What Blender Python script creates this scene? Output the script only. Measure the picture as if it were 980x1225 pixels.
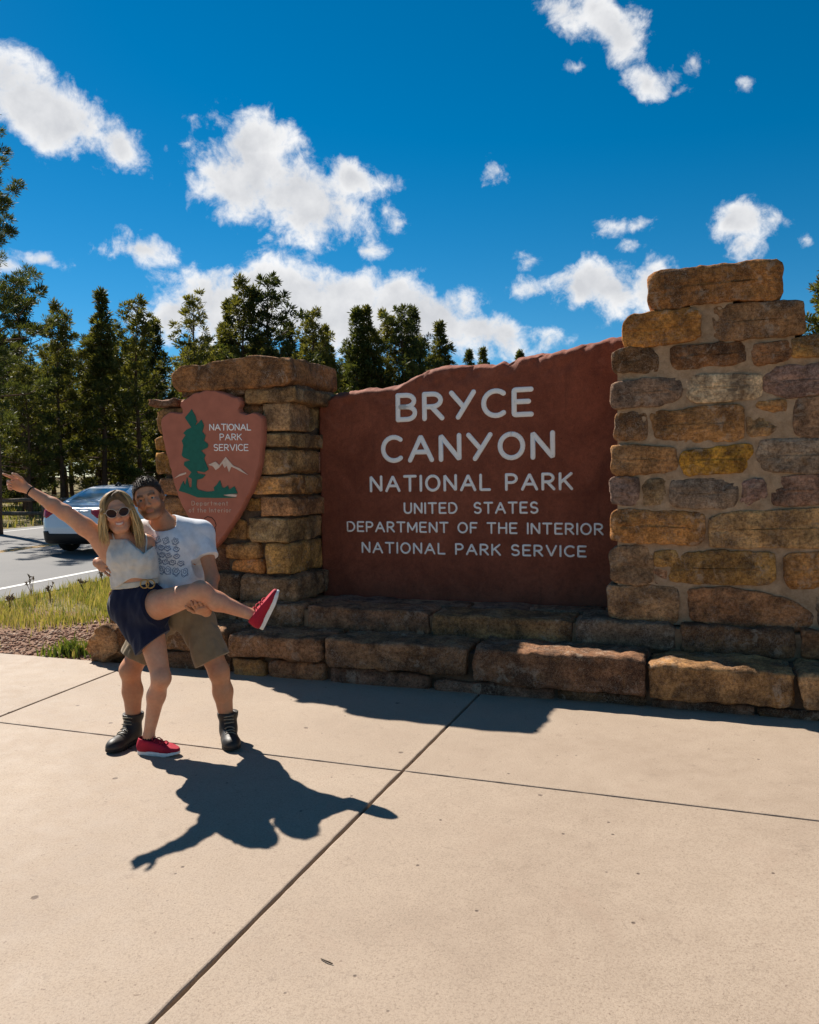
import bpy, bmesh, math, random
import numpy as np
from mathutils import Vector, Matrix, noise, geometry
from mathutils.bvhtree import BVHTree

for o in list(bpy.data.objects): bpy.data.objects.remove(o, do_unlink=True)
scene = bpy.context.scene
COL = scene.collection

# ------------------------------------------------------------------ camera
F, CX, CY = 975.0, 490.0, 612.5            # phone main camera, in photo pixels (980 x 1225)
CAMH = 1.68
PITCH = math.atan((CY - 563.0) / F)
ROLL = 0.0140
_f = np.array([0, math.cos(PITCH), -math.sin(PITCH)])
_r = np.array([1.0, 0, 0]); _u = np.cross(_r, _f)
CR = math.cos(ROLL) * _r - math.sin(ROLL) * _u
CU = math.sin(ROLL) * _r + math.cos(ROLL) * _u
CAM = np.array([0, 0, CAMH])
cam = bpy.data.cameras.new('camera'); camo = bpy.data.objects.new('camera', cam); COL.objects.link(camo)
cam.sensor_fit = 'HORIZONTAL'; cam.sensor_width = 36; cam.lens = F / 980 * 36
cam.clip_start = 0.05; cam.clip_end = 3000
camo.matrix_world = Matrix(((CR[0], CU[0], -_f[0], 0), (CR[1], CU[1], -_f[1], 0), (CR[2], CU[2], -_f[2], CAMH), (0, 0, 0, 1)))
scene.camera = camo
scene.render.resolution_x = 819; scene.render.resolution_y = 1024
scene.view_settings.view_transform = 'Standard'; scene.view_settings.look = 'None'
scene.view_settings.gamma = 1; scene.view_settings.use_curve_mapping = False
scene.view_settings.exposure = 0.84
scene.cycles.max_bounces = 6; scene.cycles.diffuse_bounces = 3; scene.cycles.glossy_bounces = 2; scene.cycles.transmission_bounces = 2; scene.cycles.transparent_max_bounces = 4

def ray(px, py): return _f + CR * (px - CX) / F - CU * (py - CY) / F
def ground(px, py, z=0.0):
    d = ray(px, py); return CAM + d * ((z - CAMH) / d[2])
def P(px, py, Y):
    d = ray(px, py); return CAM + d * (Y / d[1])

# ------------------------------------------------------------------ sun and sky
SUN_TO = np.array([-0.68, 0.79, 1.0])       # towards the sun
sd = SUN_TO / np.linalg.norm(SUN_TO)
SUN_EL = math.asin(sd[2]); SUN_AZ = math.atan2(sd[0], sd[1])     # azimuth from +Y towards +X
sun = bpy.data.lights.new('sun', 'SUN'); sun.energy = 5.0; sun.angle = math.radians(0.53); sun.color = (1.0, 0.93, 0.83)
suno = bpy.data.objects.new('sun', sun); COL.objects.link(suno)
suno.rotation_euler = Vector(sd).to_track_quat('Z', 'Y').to_euler()
suno.location = Vector(sd) * 60

world = bpy.data.worlds.new('World'); scene.world = world; world.use_nodes = True
SKY_STRENGTH = 0.064
def build_world():
    nt = world.node_tree; N = nt.nodes; L = nt.links
    N.clear()
    def nd(t, **k):
        n = N.new(t)
        for a, b in k.items(): setattr(n, a, b)
        return n
    def math_(op, a, b=None, clamp=False):
        n = nd('ShaderNodeMath', operation=op, use_clamp=clamp)
        for i, x in enumerate((a, b)):
            if x is None: continue
            if isinstance(x, (int, float)): n.inputs[i].default_value = x
            else: L.new(x, n.inputs[i])
        return n.outputs[0]
    out = nd('ShaderNodeOutputWorld'); bg = nd('ShaderNodeBackground'); bg.inputs[1].default_value = SKY_STRENGTH
    L.new(bg.outputs[0], out.inputs[0])
    sky = nd('ShaderNodeTexSky', sky_type='NISHITA'); sky.sun_disc = False
    sky.sun_elevation = SUN_EL; sky.sun_rotation = SUN_AZ; sky.altitude = 2400; sky.air_density = 1.0; sky.dust_density = 0.2; sky.ozone_density = 3.0
    hs = nd('ShaderNodeHueSaturation'); hs.inputs['Hue'].default_value = 0.488; hs.inputs['Saturation'].default_value = 1.42; hs.inputs['Value'].default_value = .84
    L.new(sky.outputs[0], hs.inputs['Color'])
    tc = nd('ShaderNodeTexCoord'); D = tc.outputs['Generated']
    # warp the direction a little so that cloud outlines billow
    def noise_(scale, detail, rough, dist=0.0, vec=D):
        n = nd('ShaderNodeTexNoise'); n.inputs['Scale'].default_value = scale; n.inputs['Detail'].default_value = detail
        n.inputs['Roughness'].default_value = rough; n.inputs['Distortion'].default_value = dist
        L.new(vec, n.inputs['Vector']); return n
    wn = noise_(14, 3, .5)
    sub = nd('ShaderNodeVectorMath', operation='SUBTRACT'); L.new(wn.outputs['Color'], sub.inputs[0]); sub.inputs[1].default_value = (.5, .5, .5)
    sc = nd('ShaderNodeVectorMath', operation='SCALE'); L.new(sub.outputs[0], sc.inputs[0]); sc.inputs['Scale'].default_value = 0.05
    ad = nd('ShaderNodeVectorMath', operation='ADD'); L.new(D, ad.inputs[0]); L.new(sc.outputs[0], ad.inputs[1])
    W = ad.outputs[0]
    # cloud banks: photo direction, half width, half height (photo pixels), tilt in degrees, weight
    B = [(50,132,100,44,20,1.0),(148,170,42,30,35,.9),(10,95,50,30,30,.8),(-60,110,80,50,0,1.0),
         (292,212,76,64,5,1.05),(365,240,92,50,32,1.0),(300,172,58,32,0,.85),(415,215,46,34,25,.75),(440,300,34,14,-8,.55),(466,268,20,14,20,.42),
         (168,299,52,22,8,.8),(52,311,34,15,8,.7),(0,318,30,22,0,.6),
         (300,364,120,54,-6,1.25),(400,374,140,56,6,1.35),(510,380,100,54,14,1.25),(580,400,60,34,24,.95),(215,384,60,38,-10,1.0),
         (652,409,36,17,0,.6),(712,350,78,34,-6,1.0),(640,352,34,20,0,.6),(775,345,48,30,0,.9),(633,314,20,12,10,.5),
         (734,34,52,34,25,.9),(680,16,46,24,10,.62),(712,12,40,24,0,.6),(778,92,34,20,15,.72),(826,70,16,14,0,.5),(686,73,18,8,0,.4),(810,102,18,8,0,.4),
         (888,266,44,30,-14,.95),(880,295,30,18,0,.6),(926,262,24,12,-20,.5),(594,218,20,15,-40,.42),
         (737,266,16,12,0,.42),(770,272,22,10,0,.42),(748,297,18,9,0,.4),(898,107,12,10,0,.36),(960,280,12,9,0,.36)]
    best = None
    for (px, py, rx, ry, tilt, w) in B:
        d = ray(px, py); ln = np.linalg.norm(d); c = d / ln
        e1 = CR - c * (CR @ c); e1 /= np.linalg.norm(e1); e2 = np.cross(c, e1)      # e2 is downwards or upwards
        e2 = CU - c * (CU @ c) - e1 * (CU @ e1); e2 /= np.linalg.norm(e2)
        t = math.radians(-tilt); a = e1 * math.cos(t) + e2 * math.sin(t); b = -e1 * math.sin(t) + e2 * math.cos(t)
        M = Matrix((a, b, np.cross(a, b))).transposed()
        mp = nd('ShaderNodeMapping', vector_type='TEXTURE')
        mp.inputs['Location'].default_value = tuple(c); mp.inputs['Rotation'].default_value = M.to_euler()[:]
        mp.inputs['Scale'].default_value = (rx / F / ln * 1.06, ry / F / ln * 1.06, .3)
        L.new(W, mp.inputs['Vector'])
        le = nd('ShaderNodeVectorMath', operation='LENGTH'); L.new(mp.outputs[0], le.inputs[0])
        v = math_('MULTIPLY', math_('SUBTRACT', 1.0, le.outputs['Value']), w)
        best = v if best is None else math_('MAXIMUM', best, v)
    # away from this quarter of the sky, scattered clouds of the same kind
    far = noise_(3.1, 3, .5)
    sep = nd('ShaderNodeSeparateXYZ'); L.new(D, sep.inputs[0])
    fwd = nd('ShaderNodeVectorMath', operation='DOT_PRODUCT'); L.new(D, fwd.inputs[0]); fwd.inputs[1].default_value = tuple(ray(490, 330) / np.linalg.norm(ray(490, 330)))
    away = nd('ShaderNodeMapRange'); away.inputs[1].default_value = .80; away.inputs[2].default_value = .62; L.new(fwd.outputs['Value'], away.inputs[0])
    fc = math_('SUBTRACT', math_('MULTIPLY', math_('SUBTRACT', far.outputs[0], .60), 6.0), math_('MULTIPLY', math_('SUBTRACT', 1.0, away.outputs[0]), 9.0))
    best = math_('MAXIMUM', best, math_('MINIMUM', fc, .9))
    best = math_('MAXIMUM', best, -1.0)
    n1 = noise_(17, 10, .62, .25); n2 = noise_(60, 8, .66, .5)
    dens = math_('ADD', best, math_('MULTIPLY', math_('SUBTRACT', n1.outputs[0], .5), 2.3))
    dens = math_('ADD', dens, math_('MULTIPLY', math_('SUBTRACT', n2.outputs[0], .5), .8))
    al = nd('ShaderNodeMapRange', interpolation_type='SMOOTHSTEP'); al.inputs[1].default_value = .0; al.inputs[2].default_value = .68; L.new(dens, al.inputs[0])
    # thick cloud lets less of the light behind it through
    th = nd('ShaderNodeMapRange', interpolation_type='SMOOTHSTEP'); th.inputs[1].default_value = .25; th.inputs[2].default_value = .95; L.new(math_('ADD', math_('MULTIPLY', dens, .45), math_('MULTIPLY', best, .75)), th.inputs[0])
    n3 = noise_(26, 5, .6)
    thk = math_('MULTIPLY', th.outputs[0], math_('ADD', math_('MULTIPLY', n3.outputs[0], 1.3), .15), True)
    cc = nd('ShaderNodeMix', data_type='RGBA'); L.new(thk, cc.inputs[0])
    k = 1.0 / SKY_STRENGTH
    cc.inputs[6].default_value = (.57 * k, .57 * k, .57 * k, 1); cc.inputs[7].default_value = (.355 * k, .365 * k, .385 * k, 1)
    mx = nd('ShaderNodeMix', data_type='RGBA'); L.new(al.outputs[0], mx.inputs[0]); L.new(hs.outputs[0], mx.inputs[6]); L.new(cc.outputs[2], mx.inputs[7])
    L.new(mx.outputs[2], bg.inputs[0])
build_world()
world.cycles.sampling_method = 'MANUAL' if hasattr(world.cycles, 'sampling_method') else None
world.cycles.sample_map_resolution = 512

# ------------------------------------------------------------------ helpers
def link(o, parent=None):
    COL.objects.link(o)
    if parent is not None: o.parent = parent
    return o
def tag(o, label=None, cat=None, group=None, kind=None):
    if label: o['label'] = label
    if cat: o['category'] = cat
    if group: o['group'] = group
    if kind: o['kind'] = kind
    return o
def empty(name, loc=(0, 0, 0), rz=0.0, parent=None):
    o = bpy.data.objects.new(name, None); o.location = loc; o.rotation_euler = (0, 0, rz); o.empty_display_size = .1
    return link(o, parent)
def mesh_np(name, verts, faces, smooth=True):
    me = bpy.data.meshes.new(name)
    verts = np.asarray(verts, np.float32)
    if isinstance(faces, np.ndarray):
        n, k = faces.shape
        me.vertices.add(len(verts)); me.vertices.foreach_set('co', verts.ravel())
        me.loops.add(n * k); me.loops.foreach_set('vertex_index', faces.astype(np.int32).ravel())
        me.polygons.add(n); me.polygons.foreach_set('loop_start', np.arange(0, n * k, k, dtype=np.int32))
        me.polygons.foreach_set('loop_total', np.full(n, k, np.int32))
        me.update(calc_edges=True); me.validate()
    else:
        me.from_pydata([tuple(map(float, v)) for v in verts], [], faces); me.update()
    if smooth: me.polygons.foreach_set('use_smooth', np.ones(len(me.polygons), bool))
    return me
def mobj(name, me, mat=None, parent=None, origin=None, color=None):
    """one mesh object; vertices are in world (or parent) space, origin moved to their centre or to the given point"""
    if origin is None:
        co = np.empty(len(me.vertices) * 3, np.float32); me.vertices.foreach_get('co', co); co = co.reshape(-1, 3)
        origin = (co.min(0) + co.max(0)) / 2; origin[2] = co[:, 2].min()
    origin = Vector([float(x) for x in origin])
    me.transform(Matrix.Translation(-origin))
    o = bpy.data.objects.new(name, me)
    if mat is not None:
        for m in (mat if isinstance(mat, (list, tuple)) else [mat]): me.materials.append(m)
    link(o, parent)
    if parent is not None:
        o.location = parent_inv(parent) @ origin
        # parents are unrotated unless the part is already given in the parent's space
    else: o.location = origin
    if color is not None: o.color = (*color, 1)
    return o
def parent_inv(p):
    loc = Vector((0, 0, 0)); q = p
    while q is not None: loc += q.location; q = q.parent
    return Matrix.Translation(-loc)
class MB:
    """collects plain shapes into one mesh"""
    def __init__(s): s.v = []; s.f = []
    def box(s, c, d, rot=None):
        i = len(s.v); R = rot or Matrix.Identity(3)
        for x in (-.5, .5):
            for y in (-.5, .5):
                for z in (-.5, .5): s.v.append(Vector(c) + R @ Vector((x * d[0], y * d[1], z * d[2])))
        for q in ((0,1,3,2),(4,6,7,5),(0,4,5,1),(2,3,7,6),(0,2,6,4),(1,5,7,3)): s.f.append(tuple(i + k for k in q))
        return s
    def tube(s, pts, rad, n=8, caps=True, flat=None):
        """tube along a polyline; flat = (direction, factor) squashes the section along a direction"""
        pts = [Vector([float(a) for a in p]) for p in pts]; m = len(pts)
        if not hasattr(rad, '__len__'): rad = [rad] * m
        i0 = len(s.v); prev = None
        for k, p in enumerate(pts):
            t = (pts[min(k + 1, m - 1)] - pts[max(k - 1, 0)])
            if t.length < 1e-9: t = Vector((0, 0, 1))
            t.normalize()
            if flat: a = t.cross(flat[0]); a.normalize(); b = flat[0].normalized() * flat[1]
            else:
                ref = prev if prev is not None else (Vector((0, 0, 1)) if abs(t.z) < .9 else Vector((1, 0, 0)))
                a = ref - t * ref.dot(t)
                if a.length < 1e-6: a = t.orthogonal()
                a.normalize(); b = t.cross(a); prev = a
            for j in range(n):
                w = 2 * math.pi * j / n
                s.v.append(p + (a * math.cos(w) + b * math.sin(w)) * rad[k])
        for k in range(m - 1):
            for j in range(n):
                q = (j + 1) % n
                s.f.append((i0 + k * n + j, i0 + k * n + q, i0 + (k + 1) * n + q, i0 + (k + 1) * n + j))
        if caps:
            s.f.append(tuple(i0 + j for j in range(n))[::-1]); s.f.append(tuple(i0 + (m - 1) * n + j for j in range(n)))
        return s
    def prism(s, poly, off):
        """flat polygon (3-D points) pushed along off"""
        poly = [Vector([float(a) for a in p]) for p in poly]; off = Vector([float(a) for a in off]); i = len(s.v); n = len(poly)
        s.v += poly + [p + off for p in poly]
        tris = geometry.tessellate_polygon([poly])
        for t in tris: s.f.append(tuple(i + k for k in t)); s.f.append(tuple(i + n + k for k in t[::-1]))
        for k in range(n): q = (k + 1) % n; s.f.append((i + k, i + q, i + n + q, i + n + k))
        return s
    def build(s, name, mat, parent=None, origin=None, smooth=False, color=None, fixn=True):
        me = mesh_np(name, [tuple(v) for v in s.v], s.f, smooth)
        if fixn:
            bm = bmesh.new(); bm.from_mesh(me); bmesh.ops.recalc_face_normals(bm, faces=bm.faces); bm.to_mesh(me); bm.free()
        return mobj(name, me, mat, parent, origin, color)

# ------------------------------------------------------------------ materials
class NT:
    def __init__(s, name):
        s.m = bpy.data.materials.new(name); s.m.use_nodes = True; s.t = s.m.node_tree; s.t.nodes.clear()
        s.out = s.n('ShaderNodeOutputMaterial'); s.b = s.n('ShaderNodeBsdfPrincipled'); s.t.links.new(s.b.outputs[0], s.out.inputs[0])
        s.b.inputs['Roughness'].default_value = .8
    def n(s, t, **k):
        x = s.t.nodes.new(t)
        for a, b in k.items(): setattr(x, a, b)
        return x
    def l(s, a, b): s.t.links.new(a, b)
    def set(s, i, x):
        if hasattr(x, 'is_output'): s.l(x, i)
        else: i.default_value = x
    def coord(s, kind='Object', rnd=False, scale=None):
        c = s.n('ShaderNodeTexCoord').outputs[kind]
        if rnd:
            oi = s.n('ShaderNodeObjectInfo'); m = s.n('ShaderNodeMath', operation='MULTIPLY'); s.l(oi.outputs['Random'], m.inputs[0]); m.inputs[1].default_value = 57.0
            a = s.n('ShaderNodeVectorMath', operation='ADD'); s.l(c, a.inputs[0]); s.l(m.outputs[0], a.inputs[1]); c = a.outputs[0]
        if scale:
            m = s.n('ShaderNodeMapping'); m.inputs['Scale'].default_value = scale; s.l(c, m.inputs[0]); c = m.outputs[0]
        return c
    def noise(s, vec, scale, detail=5, rough=.55, dist=0):
        x = s.n('ShaderNodeTexNoise'); s.l(vec, x.inputs['Vector']); x.inputs['Scale'].default_value = scale; x.inputs['Detail'].default_value = detail
        x.inputs['Roughness'].default_value = rough; x.inputs['Distortion'].default_value = dist; return x.outputs[0]
    def vor(s, vec, scale, feature='F1', out='Distance'):
        x = s.n('ShaderNodeTexVoronoi', feature=feature); s.l(vec, x.inputs['Vector']); x.inputs['Scale'].default_value = scale; return x.outputs[out]
    def ramp(s, fac, stops):
        x = s.n('ShaderNodeValToRGB'); e = x.color_ramp.elements
        while len(e) < len(stops): e.new(.5)
        for q, (p, c) in zip(e, stops):
            q.position = p; q.color = (*c, 1) if hasattr(c, '__len__') else (c, c, c, 1)
        s.l(fac, x.inputs[0]); return x.outputs[0]
    def rng(s, fac, a, b, c=0., d=1.):
        x = s.n('ShaderNodeMapRange'); s.l(fac, x.inputs[0])
        for i, v in enumerate((a, b, c, d)): x.inputs[i + 1].default_value = v
        return x.outputs[0]
    def mix(s, fac, a, b, mode='MIX'):
        x = s.n('ShaderNodeMix', data_type='RGBA', blend_type=mode)
        s.set(x.inputs[0], fac)
        for i, v in ((6, a), (7, b)):
            if isinstance(v, tuple) and len(v) == 3: v = (*v, 1)
            s.set(x.inputs[i], v)
        return x.outputs[2]
    def math(s, op, a, b=None):
        x = s.n('ShaderNodeMath', operation=op); s.set(x.inputs[0], a)
        if b is not None: s.set(x.inputs[1], b)
        return x.outputs[0]
    def bump(s, h, strength=.5, dist=.01):
        x = s.n('ShaderNodeBump'); s.l(h, x.inputs['Height']); x.inputs['Strength'].default_value = strength; x.inputs['Distance'].default_value = dist
        s.l(x.outputs[0], s.b.inputs['Normal']); return x
    def col(s, c): s.set(s.b.inputs['Base Color'], (*c, 1) if isinstance(c, tuple) and len(c) == 3 else c); return s
    def rough(s, r): s.set(s.b.inputs['Roughness'], r); return s
    def spec(s, v): s.b.inputs['Specular IOR Level'].default_value = v; return s

def plain(name, c, rough=.7, spec=.3, metal=0., var=.12, scale=30., bump=0.):
    n = NT(name); v = n.coord('Object'); q = n.noise(v, scale, 4)
    n.col(n.mix(n.rng(q, .3, .7), tuple(x * (1 - var) for x in c), tuple(min(1, x * (1 + var)) for x in c))); n.rough(rough); n.spec(spec)
    n.b.inputs['Metallic'].default_value = metal
    if bump: n.bump(q, bump, .004)
    return n.m

def m_stone():
    n = NT('sandstone'); v = n.coord('Object', rnd=True)
    oi = n.n('ShaderNodeObjectInfo'); base = oi.outputs['Color']
    big = n.noise(v, 5.5, 6, .62, .4); fine = n.noise(v, 42, 6, .68); bed = n.noise(n.coord('Object', rnd=True, scale=(3, 3, 26)), 1.6, 4, .6, .6)
    c = n.mix(n.rng(big, .38, .62), n.mix(1, base, (.40, .34, .30), 'MULTIPLY'), n.mix(1, base, (1.5, 1.32, 1.12), 'MULTIPLY'))
    c = n.mix(n.rng(bed, .45, .75, 0, .45), c, n.mix(1, base, (.55, .42, .36), 'MULTIPLY'))
    rust = n.noise(v, 9, 5, .6, .8)
    c = n.mix(n.rng(rust, .58, .70, 0, .55), c, (.30, .135, .035))
    c = n.mix(n.rng(fine, .38, .58, .9, 0), c, n.mix(1, c, (.40, .35, .33), 'MULTIPLY'))
    cr = n.noise(v, 13, 8, .72, .5); cr2 = n.noise(v, 3.1, 2, .5)
    pale = n.math('MULTIPLY', n.rng(cr, .53, .60), n.rng(cr2, .48, .60, 0, .40))
    c = n.mix(pale, c, (.52, .40, .29))
    vein = n.noise(v, 30, 5, .6, 1.6); c = n.mix(n.math('MULTIPLY', n.rng(n.math('ABSOLUTE', n.math('SUBTRACT', vein, .5)), .0, .022, 1, 0), n.rng(n.noise(v, 4.2, 3, .6), .50, .62, 0, .55)), c, (.58, .46, .36))
    gr = n.noise(v, 190, 3, .7); c = n.mix(n.rng(gr, .52, .66, 0, .35), c, (.55, .42, .30)); c = n.mix(n.rng(gr, .34, .46, .5, 0), c, (.03, .02, .015))
    n.col(c); n.rough(.9); n.spec(.18)
    h = n.math('ADD', n.math('MULTIPLY', n.noise(v, 22, 8, .7), .9), n.math('MULTIPLY', n.noise(v, 110, 4, .7), .35))
    h = n.math('ADD', h, n.math('MULTIPLY', bed, .5))
    n.bump(h, 1.0, .017)
    return n.m
def m_mortar(name, a, b):
    n = NT(name); v = n.coord('Object'); q = n.noise(v, 14, 8, .7); g = n.noise(v, 170, 4, .7)
    c = n.mix(n.rng(q, .35, .65), a, b); c = n.mix(n.rng(g, .5, .7, 0, .4), c, tuple(x * .5 for x in a)); n.col(c); n.rough(.95); n.spec(.1)
    n.bump(n.math('ADD', q, n.math('MULTIPLY', g, .4)), .7, .012); return n.m
def m_panel():
    n = NT('red_sign_stone'); v = n.coord('Object')
    a = n.noise(v, 2.4, 7, .65, .5); b = n.noise(v, 24, 7, .7); d = n.noise(v, 7, 6, .7, .4)
    c = n.mix(n.rng(a, .32, .68), (.175, .044, .021), (.33, .096, .049))
    c = n.mix(n.rng(b, .30, .62, .5, 0), c, (.105, .030, .017))
    sp = n.vor(n.coord('Object', scale=(1, 1, .8)), 26); c = n.mix(n.math('MULTIPLY', n.rng(sp, .0, .16, 1, 0), n.rng(d, .50, .62)), c, (.022, .010, .008))
    c = n.mix(n.rng(n.noise(n.coord('Object', scale=(5, 5, .6)), 2, 4, .6), .60, .74, 0, .35), c, (.05, .018, .012))
    g3 = n.noise(v, 150, 3, .7); c = n.mix(n.rng(g3, .54, .68, 0, .4), c, (.36, .13, .075)); c = n.mix(n.rng(g3, .32, .45, .55, 0), c, (.04, .012, .008)); c = n.mix(n.rng(n.noise(v, 5.5, 6, .7, .8), .58, .70, 0, .35), c, (.34, .12, .07))
    n.col(c); n.rough(.82); n.spec(.3); n.bump(n.math('ADD', b, n.math('MULTIPLY', n.noise(v, 120, 4, .7), .4)), .55, .008); return n.m
def m_pavement():
    n = NT('concrete'); v = n.coord('Object', rnd=True)
    a = n.noise(v, .9, 6, .62, .3); b = n.noise(v, 7.5, 6, .65); g = n.noise(v, 120, 5, .75); g2 = n.noise(v, 420, 3, .7)
    c = n.mix(n.rng(a, .30, .70), (.285, .212, .152), (.365, .282, .208))
    c = n.mix(n.rng(b, .38, .70, 0, .35), c, (.42, .33, .25))
    c = n.mix(n.rng(g, .32, .52, .75, 0), c, (.17, .118, .08)); c = n.mix(n.rng(g2, .54, .70, 0, .6), c, (.52, .42, .33))
    st = n.noise(v, 2.3, 6, .72, 1.0); c = n.mix(n.rng(st, .55, .75, 0, .45), c, (.30, .215, .155)); sp2 = n.noise(v, 16, 6, .75, .6); c = n.mix(n.rng(sp2, .58, .70, 0, .5), c, (.20, .145, .105))
    pit = n.vor(v, 9.0); sel = n.vor(v, 9.0, out='Color'); sx = n.n('ShaderNodeSeparateColor'); n.l(sel, sx.inputs[0])
    pm = n.math('MULTIPLY', n.rng(pit, .045, .085, 1, 0), n.rng(sx.outputs[0], .72, .74)); c = n.mix(pm, c, (.10, .068, .05))
    pit2 = n.vor(v, 3.3); sel2 = n.vor(v, 3.3, out='Color'); sx2 = n.n('ShaderNodeSeparateColor'); n.l(sel2, sx2.inputs[0]); wob = n.math('ADD', pit2, n.math('MULTIPLY', n.noise(v, 60, 3, .6), .05))
    pm2 = n.math('MULTIPLY', n.rng(wob, .060, .085, 1, 0), n.rng(sx2.outputs[1], .30, .32)); c = n.mix(pm2, c, (.13, .09, .065)); pm = n.math('MAXIMUM', pm, pm2)
    tan = n.rng(n.noise(v, 55, 2, .5), .70, .72); c = n.mix(n.math('MULTIPLY', tan, .7), c, (.17, .115, .08))
    n.col(c); n.rough(n.rng(b, .3, .7, .62, .82)); n.spec(.35)
    h = n.math('SUBTRACT', n.math('ADD', n.math('MULTIPLY', g, .7), n.math('MULTIPLY', g2, .25)), n.math('MULTIPLY', pm, 1.2)); n.bump(h, .45, .006); return n.m
def m_asphalt():
    n = NT('asphalt'); v = n.coord('Object'); g = n.noise(v, 60, 5, .75); a = n.noise(v, .5, 5, .6)
    c = n.mix(n.rng(g, .3, .7), (.085, .083, .082), (.16, .155, .15)); c = n.mix(n.rng(a, .4, .7, 0, .4), c, (.19, .18, .17)); n.col(c); n.rough(.85); n.bump(g, .5, .006); return n.m
def m_ground(name, a, b, c3, s1=.6, s2=11):
    n = NT(name); v = n.coord('Object'); x = n.noise(v, s1, 6, .65); y = n.noise(v, s2, 6, .7)
    c = n.mix(n.rng(x, .35, .65), a, b); c = n.mix(n.rng(y, .45, .7, 0, .7), c, c3); n.col(c); n.rough(.95); n.spec(.1); n.bump(y, .8, .03); return n.m
def m_vcol(name, rough=.6, spec=.3, sss=0., bump=None, scale=60., fuzz=0.):
    n = NT(name); a = n.n('ShaderNodeVertexColor'); a.layer_name = 'Col'; v = n.coord('Object'); q = n.noise(v, scale, 5, .6)
    n.col(n.mix(1, n.mix(1, a.outputs[0], n.ramp(q, [(.3, .84), (.7, 1.0)]), 'MULTIPLY'), n.ramp(n.noise(v, 9, 4, .6), [(.35, (1.0, .84, .78)), (.65, (1.0, 1.0, 1.0))]) if sss else n.ramp(n.noise(v, 14, 5, .65), [(.35, .86), (.65, 1.0)]), 'MULTIPLY')); n.rough(rough); n.spec(spec)
    if sss: n.b.inputs['Subsurface Weight'].default_value = sss; n.b.inputs['Subsurface Radius'].default_value = (.02, .008, .004); n.b.inputs['Subsurface Scale'].default_value = .5
    if bump: n.bump(n.noise(v, bump[0], 4, .6), bump[1], bump[2])
    if fuzz: n.b.inputs['Sheen Weight'].default_value = fuzz
    return n.m
def m_leaf(name, a, b, trans=.25):
    n = NT(name); oi = n.n('ShaderNodeObjectInfo'); v = n.coord('Object'); q = n.noise(v, 1.3, 3, .6); w = n.n('ShaderNodeTexWhiteNoise', noise_dimensions='3D')
    geo = n.n('ShaderNodeNewGeometry'); 
    f = n.math('ADD', n.math('MULTIPLY', q, .6), n.math('MULTIPLY', geo.outputs['Random Per Island'], .5)); f = n.math('ADD', f, n.math('MULTIPLY', n.math('SUBTRACT', oi.outputs['Random'], .5), .3))
    c = n.mix(n.rng(f, .25, .85), a, b); n.col(c); n.rough(.55); n.spec(.25)
    tr = n.n('ShaderNodeBsdfTranslucent'); n.l(n.mix(1, c, (1.25, 1.2, .55), 'MULTIPLY'), tr.inputs[0])
    ms = n.n('ShaderNodeMixShader'); ms.inputs[0].default_value = trans; n.l(n.b.outputs[0], ms.inputs[1]); n.l(tr.outputs[0], ms.inputs[2]); n.l(ms.outputs[0], n.out.inputs[0]); return n.m
def m_bark(name='bark', a=(.055, .035, .025), b=(.15, .085, .055)):
    n = NT(name); v = n.coord('Object', scale=(6, 6, 1.2)); q = n.noise(v, 2.5, 6, .7, .4); n.col(n.mix(n.rng(q, .35, .65), a, b)); n.rough(.95); n.spec(.1); n.bump(q, .9, .03); return n.m

STONE = m_stone(); MORTAR = m_mortar('pale_mortar', (.30, .19, .11), (.50, .335, .205)); CORE = m_mortar('dark_joint', (.085, .058, .038), (.16, .11, .075))
PANEL = m_panel(); PAVE = m_pavement(); ASPH = m_asphalt()
# ------------------------------------------------------------------ the sign wall's own frame: u along it, v into it, z up
WA = math.radians(20)
WU = np.array([math.cos(WA), -math.sin(WA), 0]); WV = np.array([math.sin(WA), math.cos(WA), 0]); W0 = np.array([.139, 6.08, 0])
def wp(u, v, z): return W0 + WU * u + WV * v + np.array([0, 0, z])
def onv(px, py, v):
    d = ray(px, py); t = ((W0 - CAM) @ WV + v) / (d @ WV); p = CAM + d * t; return float((p - W0) @ WU), float(p[2])
def onz(px, py, z):
    p = ground(px, py, z) - W0; return float(p @ WU), float(p @ WV)
V1, Z1, V2, Z2 = .05, .335, .50, .515          # lower step front and top, upper step front and top
VR, VL, VA, VP = .62, .72, .635, 1.35           # right pillar, left pillar, arrowhead, panel fronts

def fb(p, s, o=4): return noise.fractal(Vector([float(x) * s for x in p]), 1.0, 2.0, o)

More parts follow.
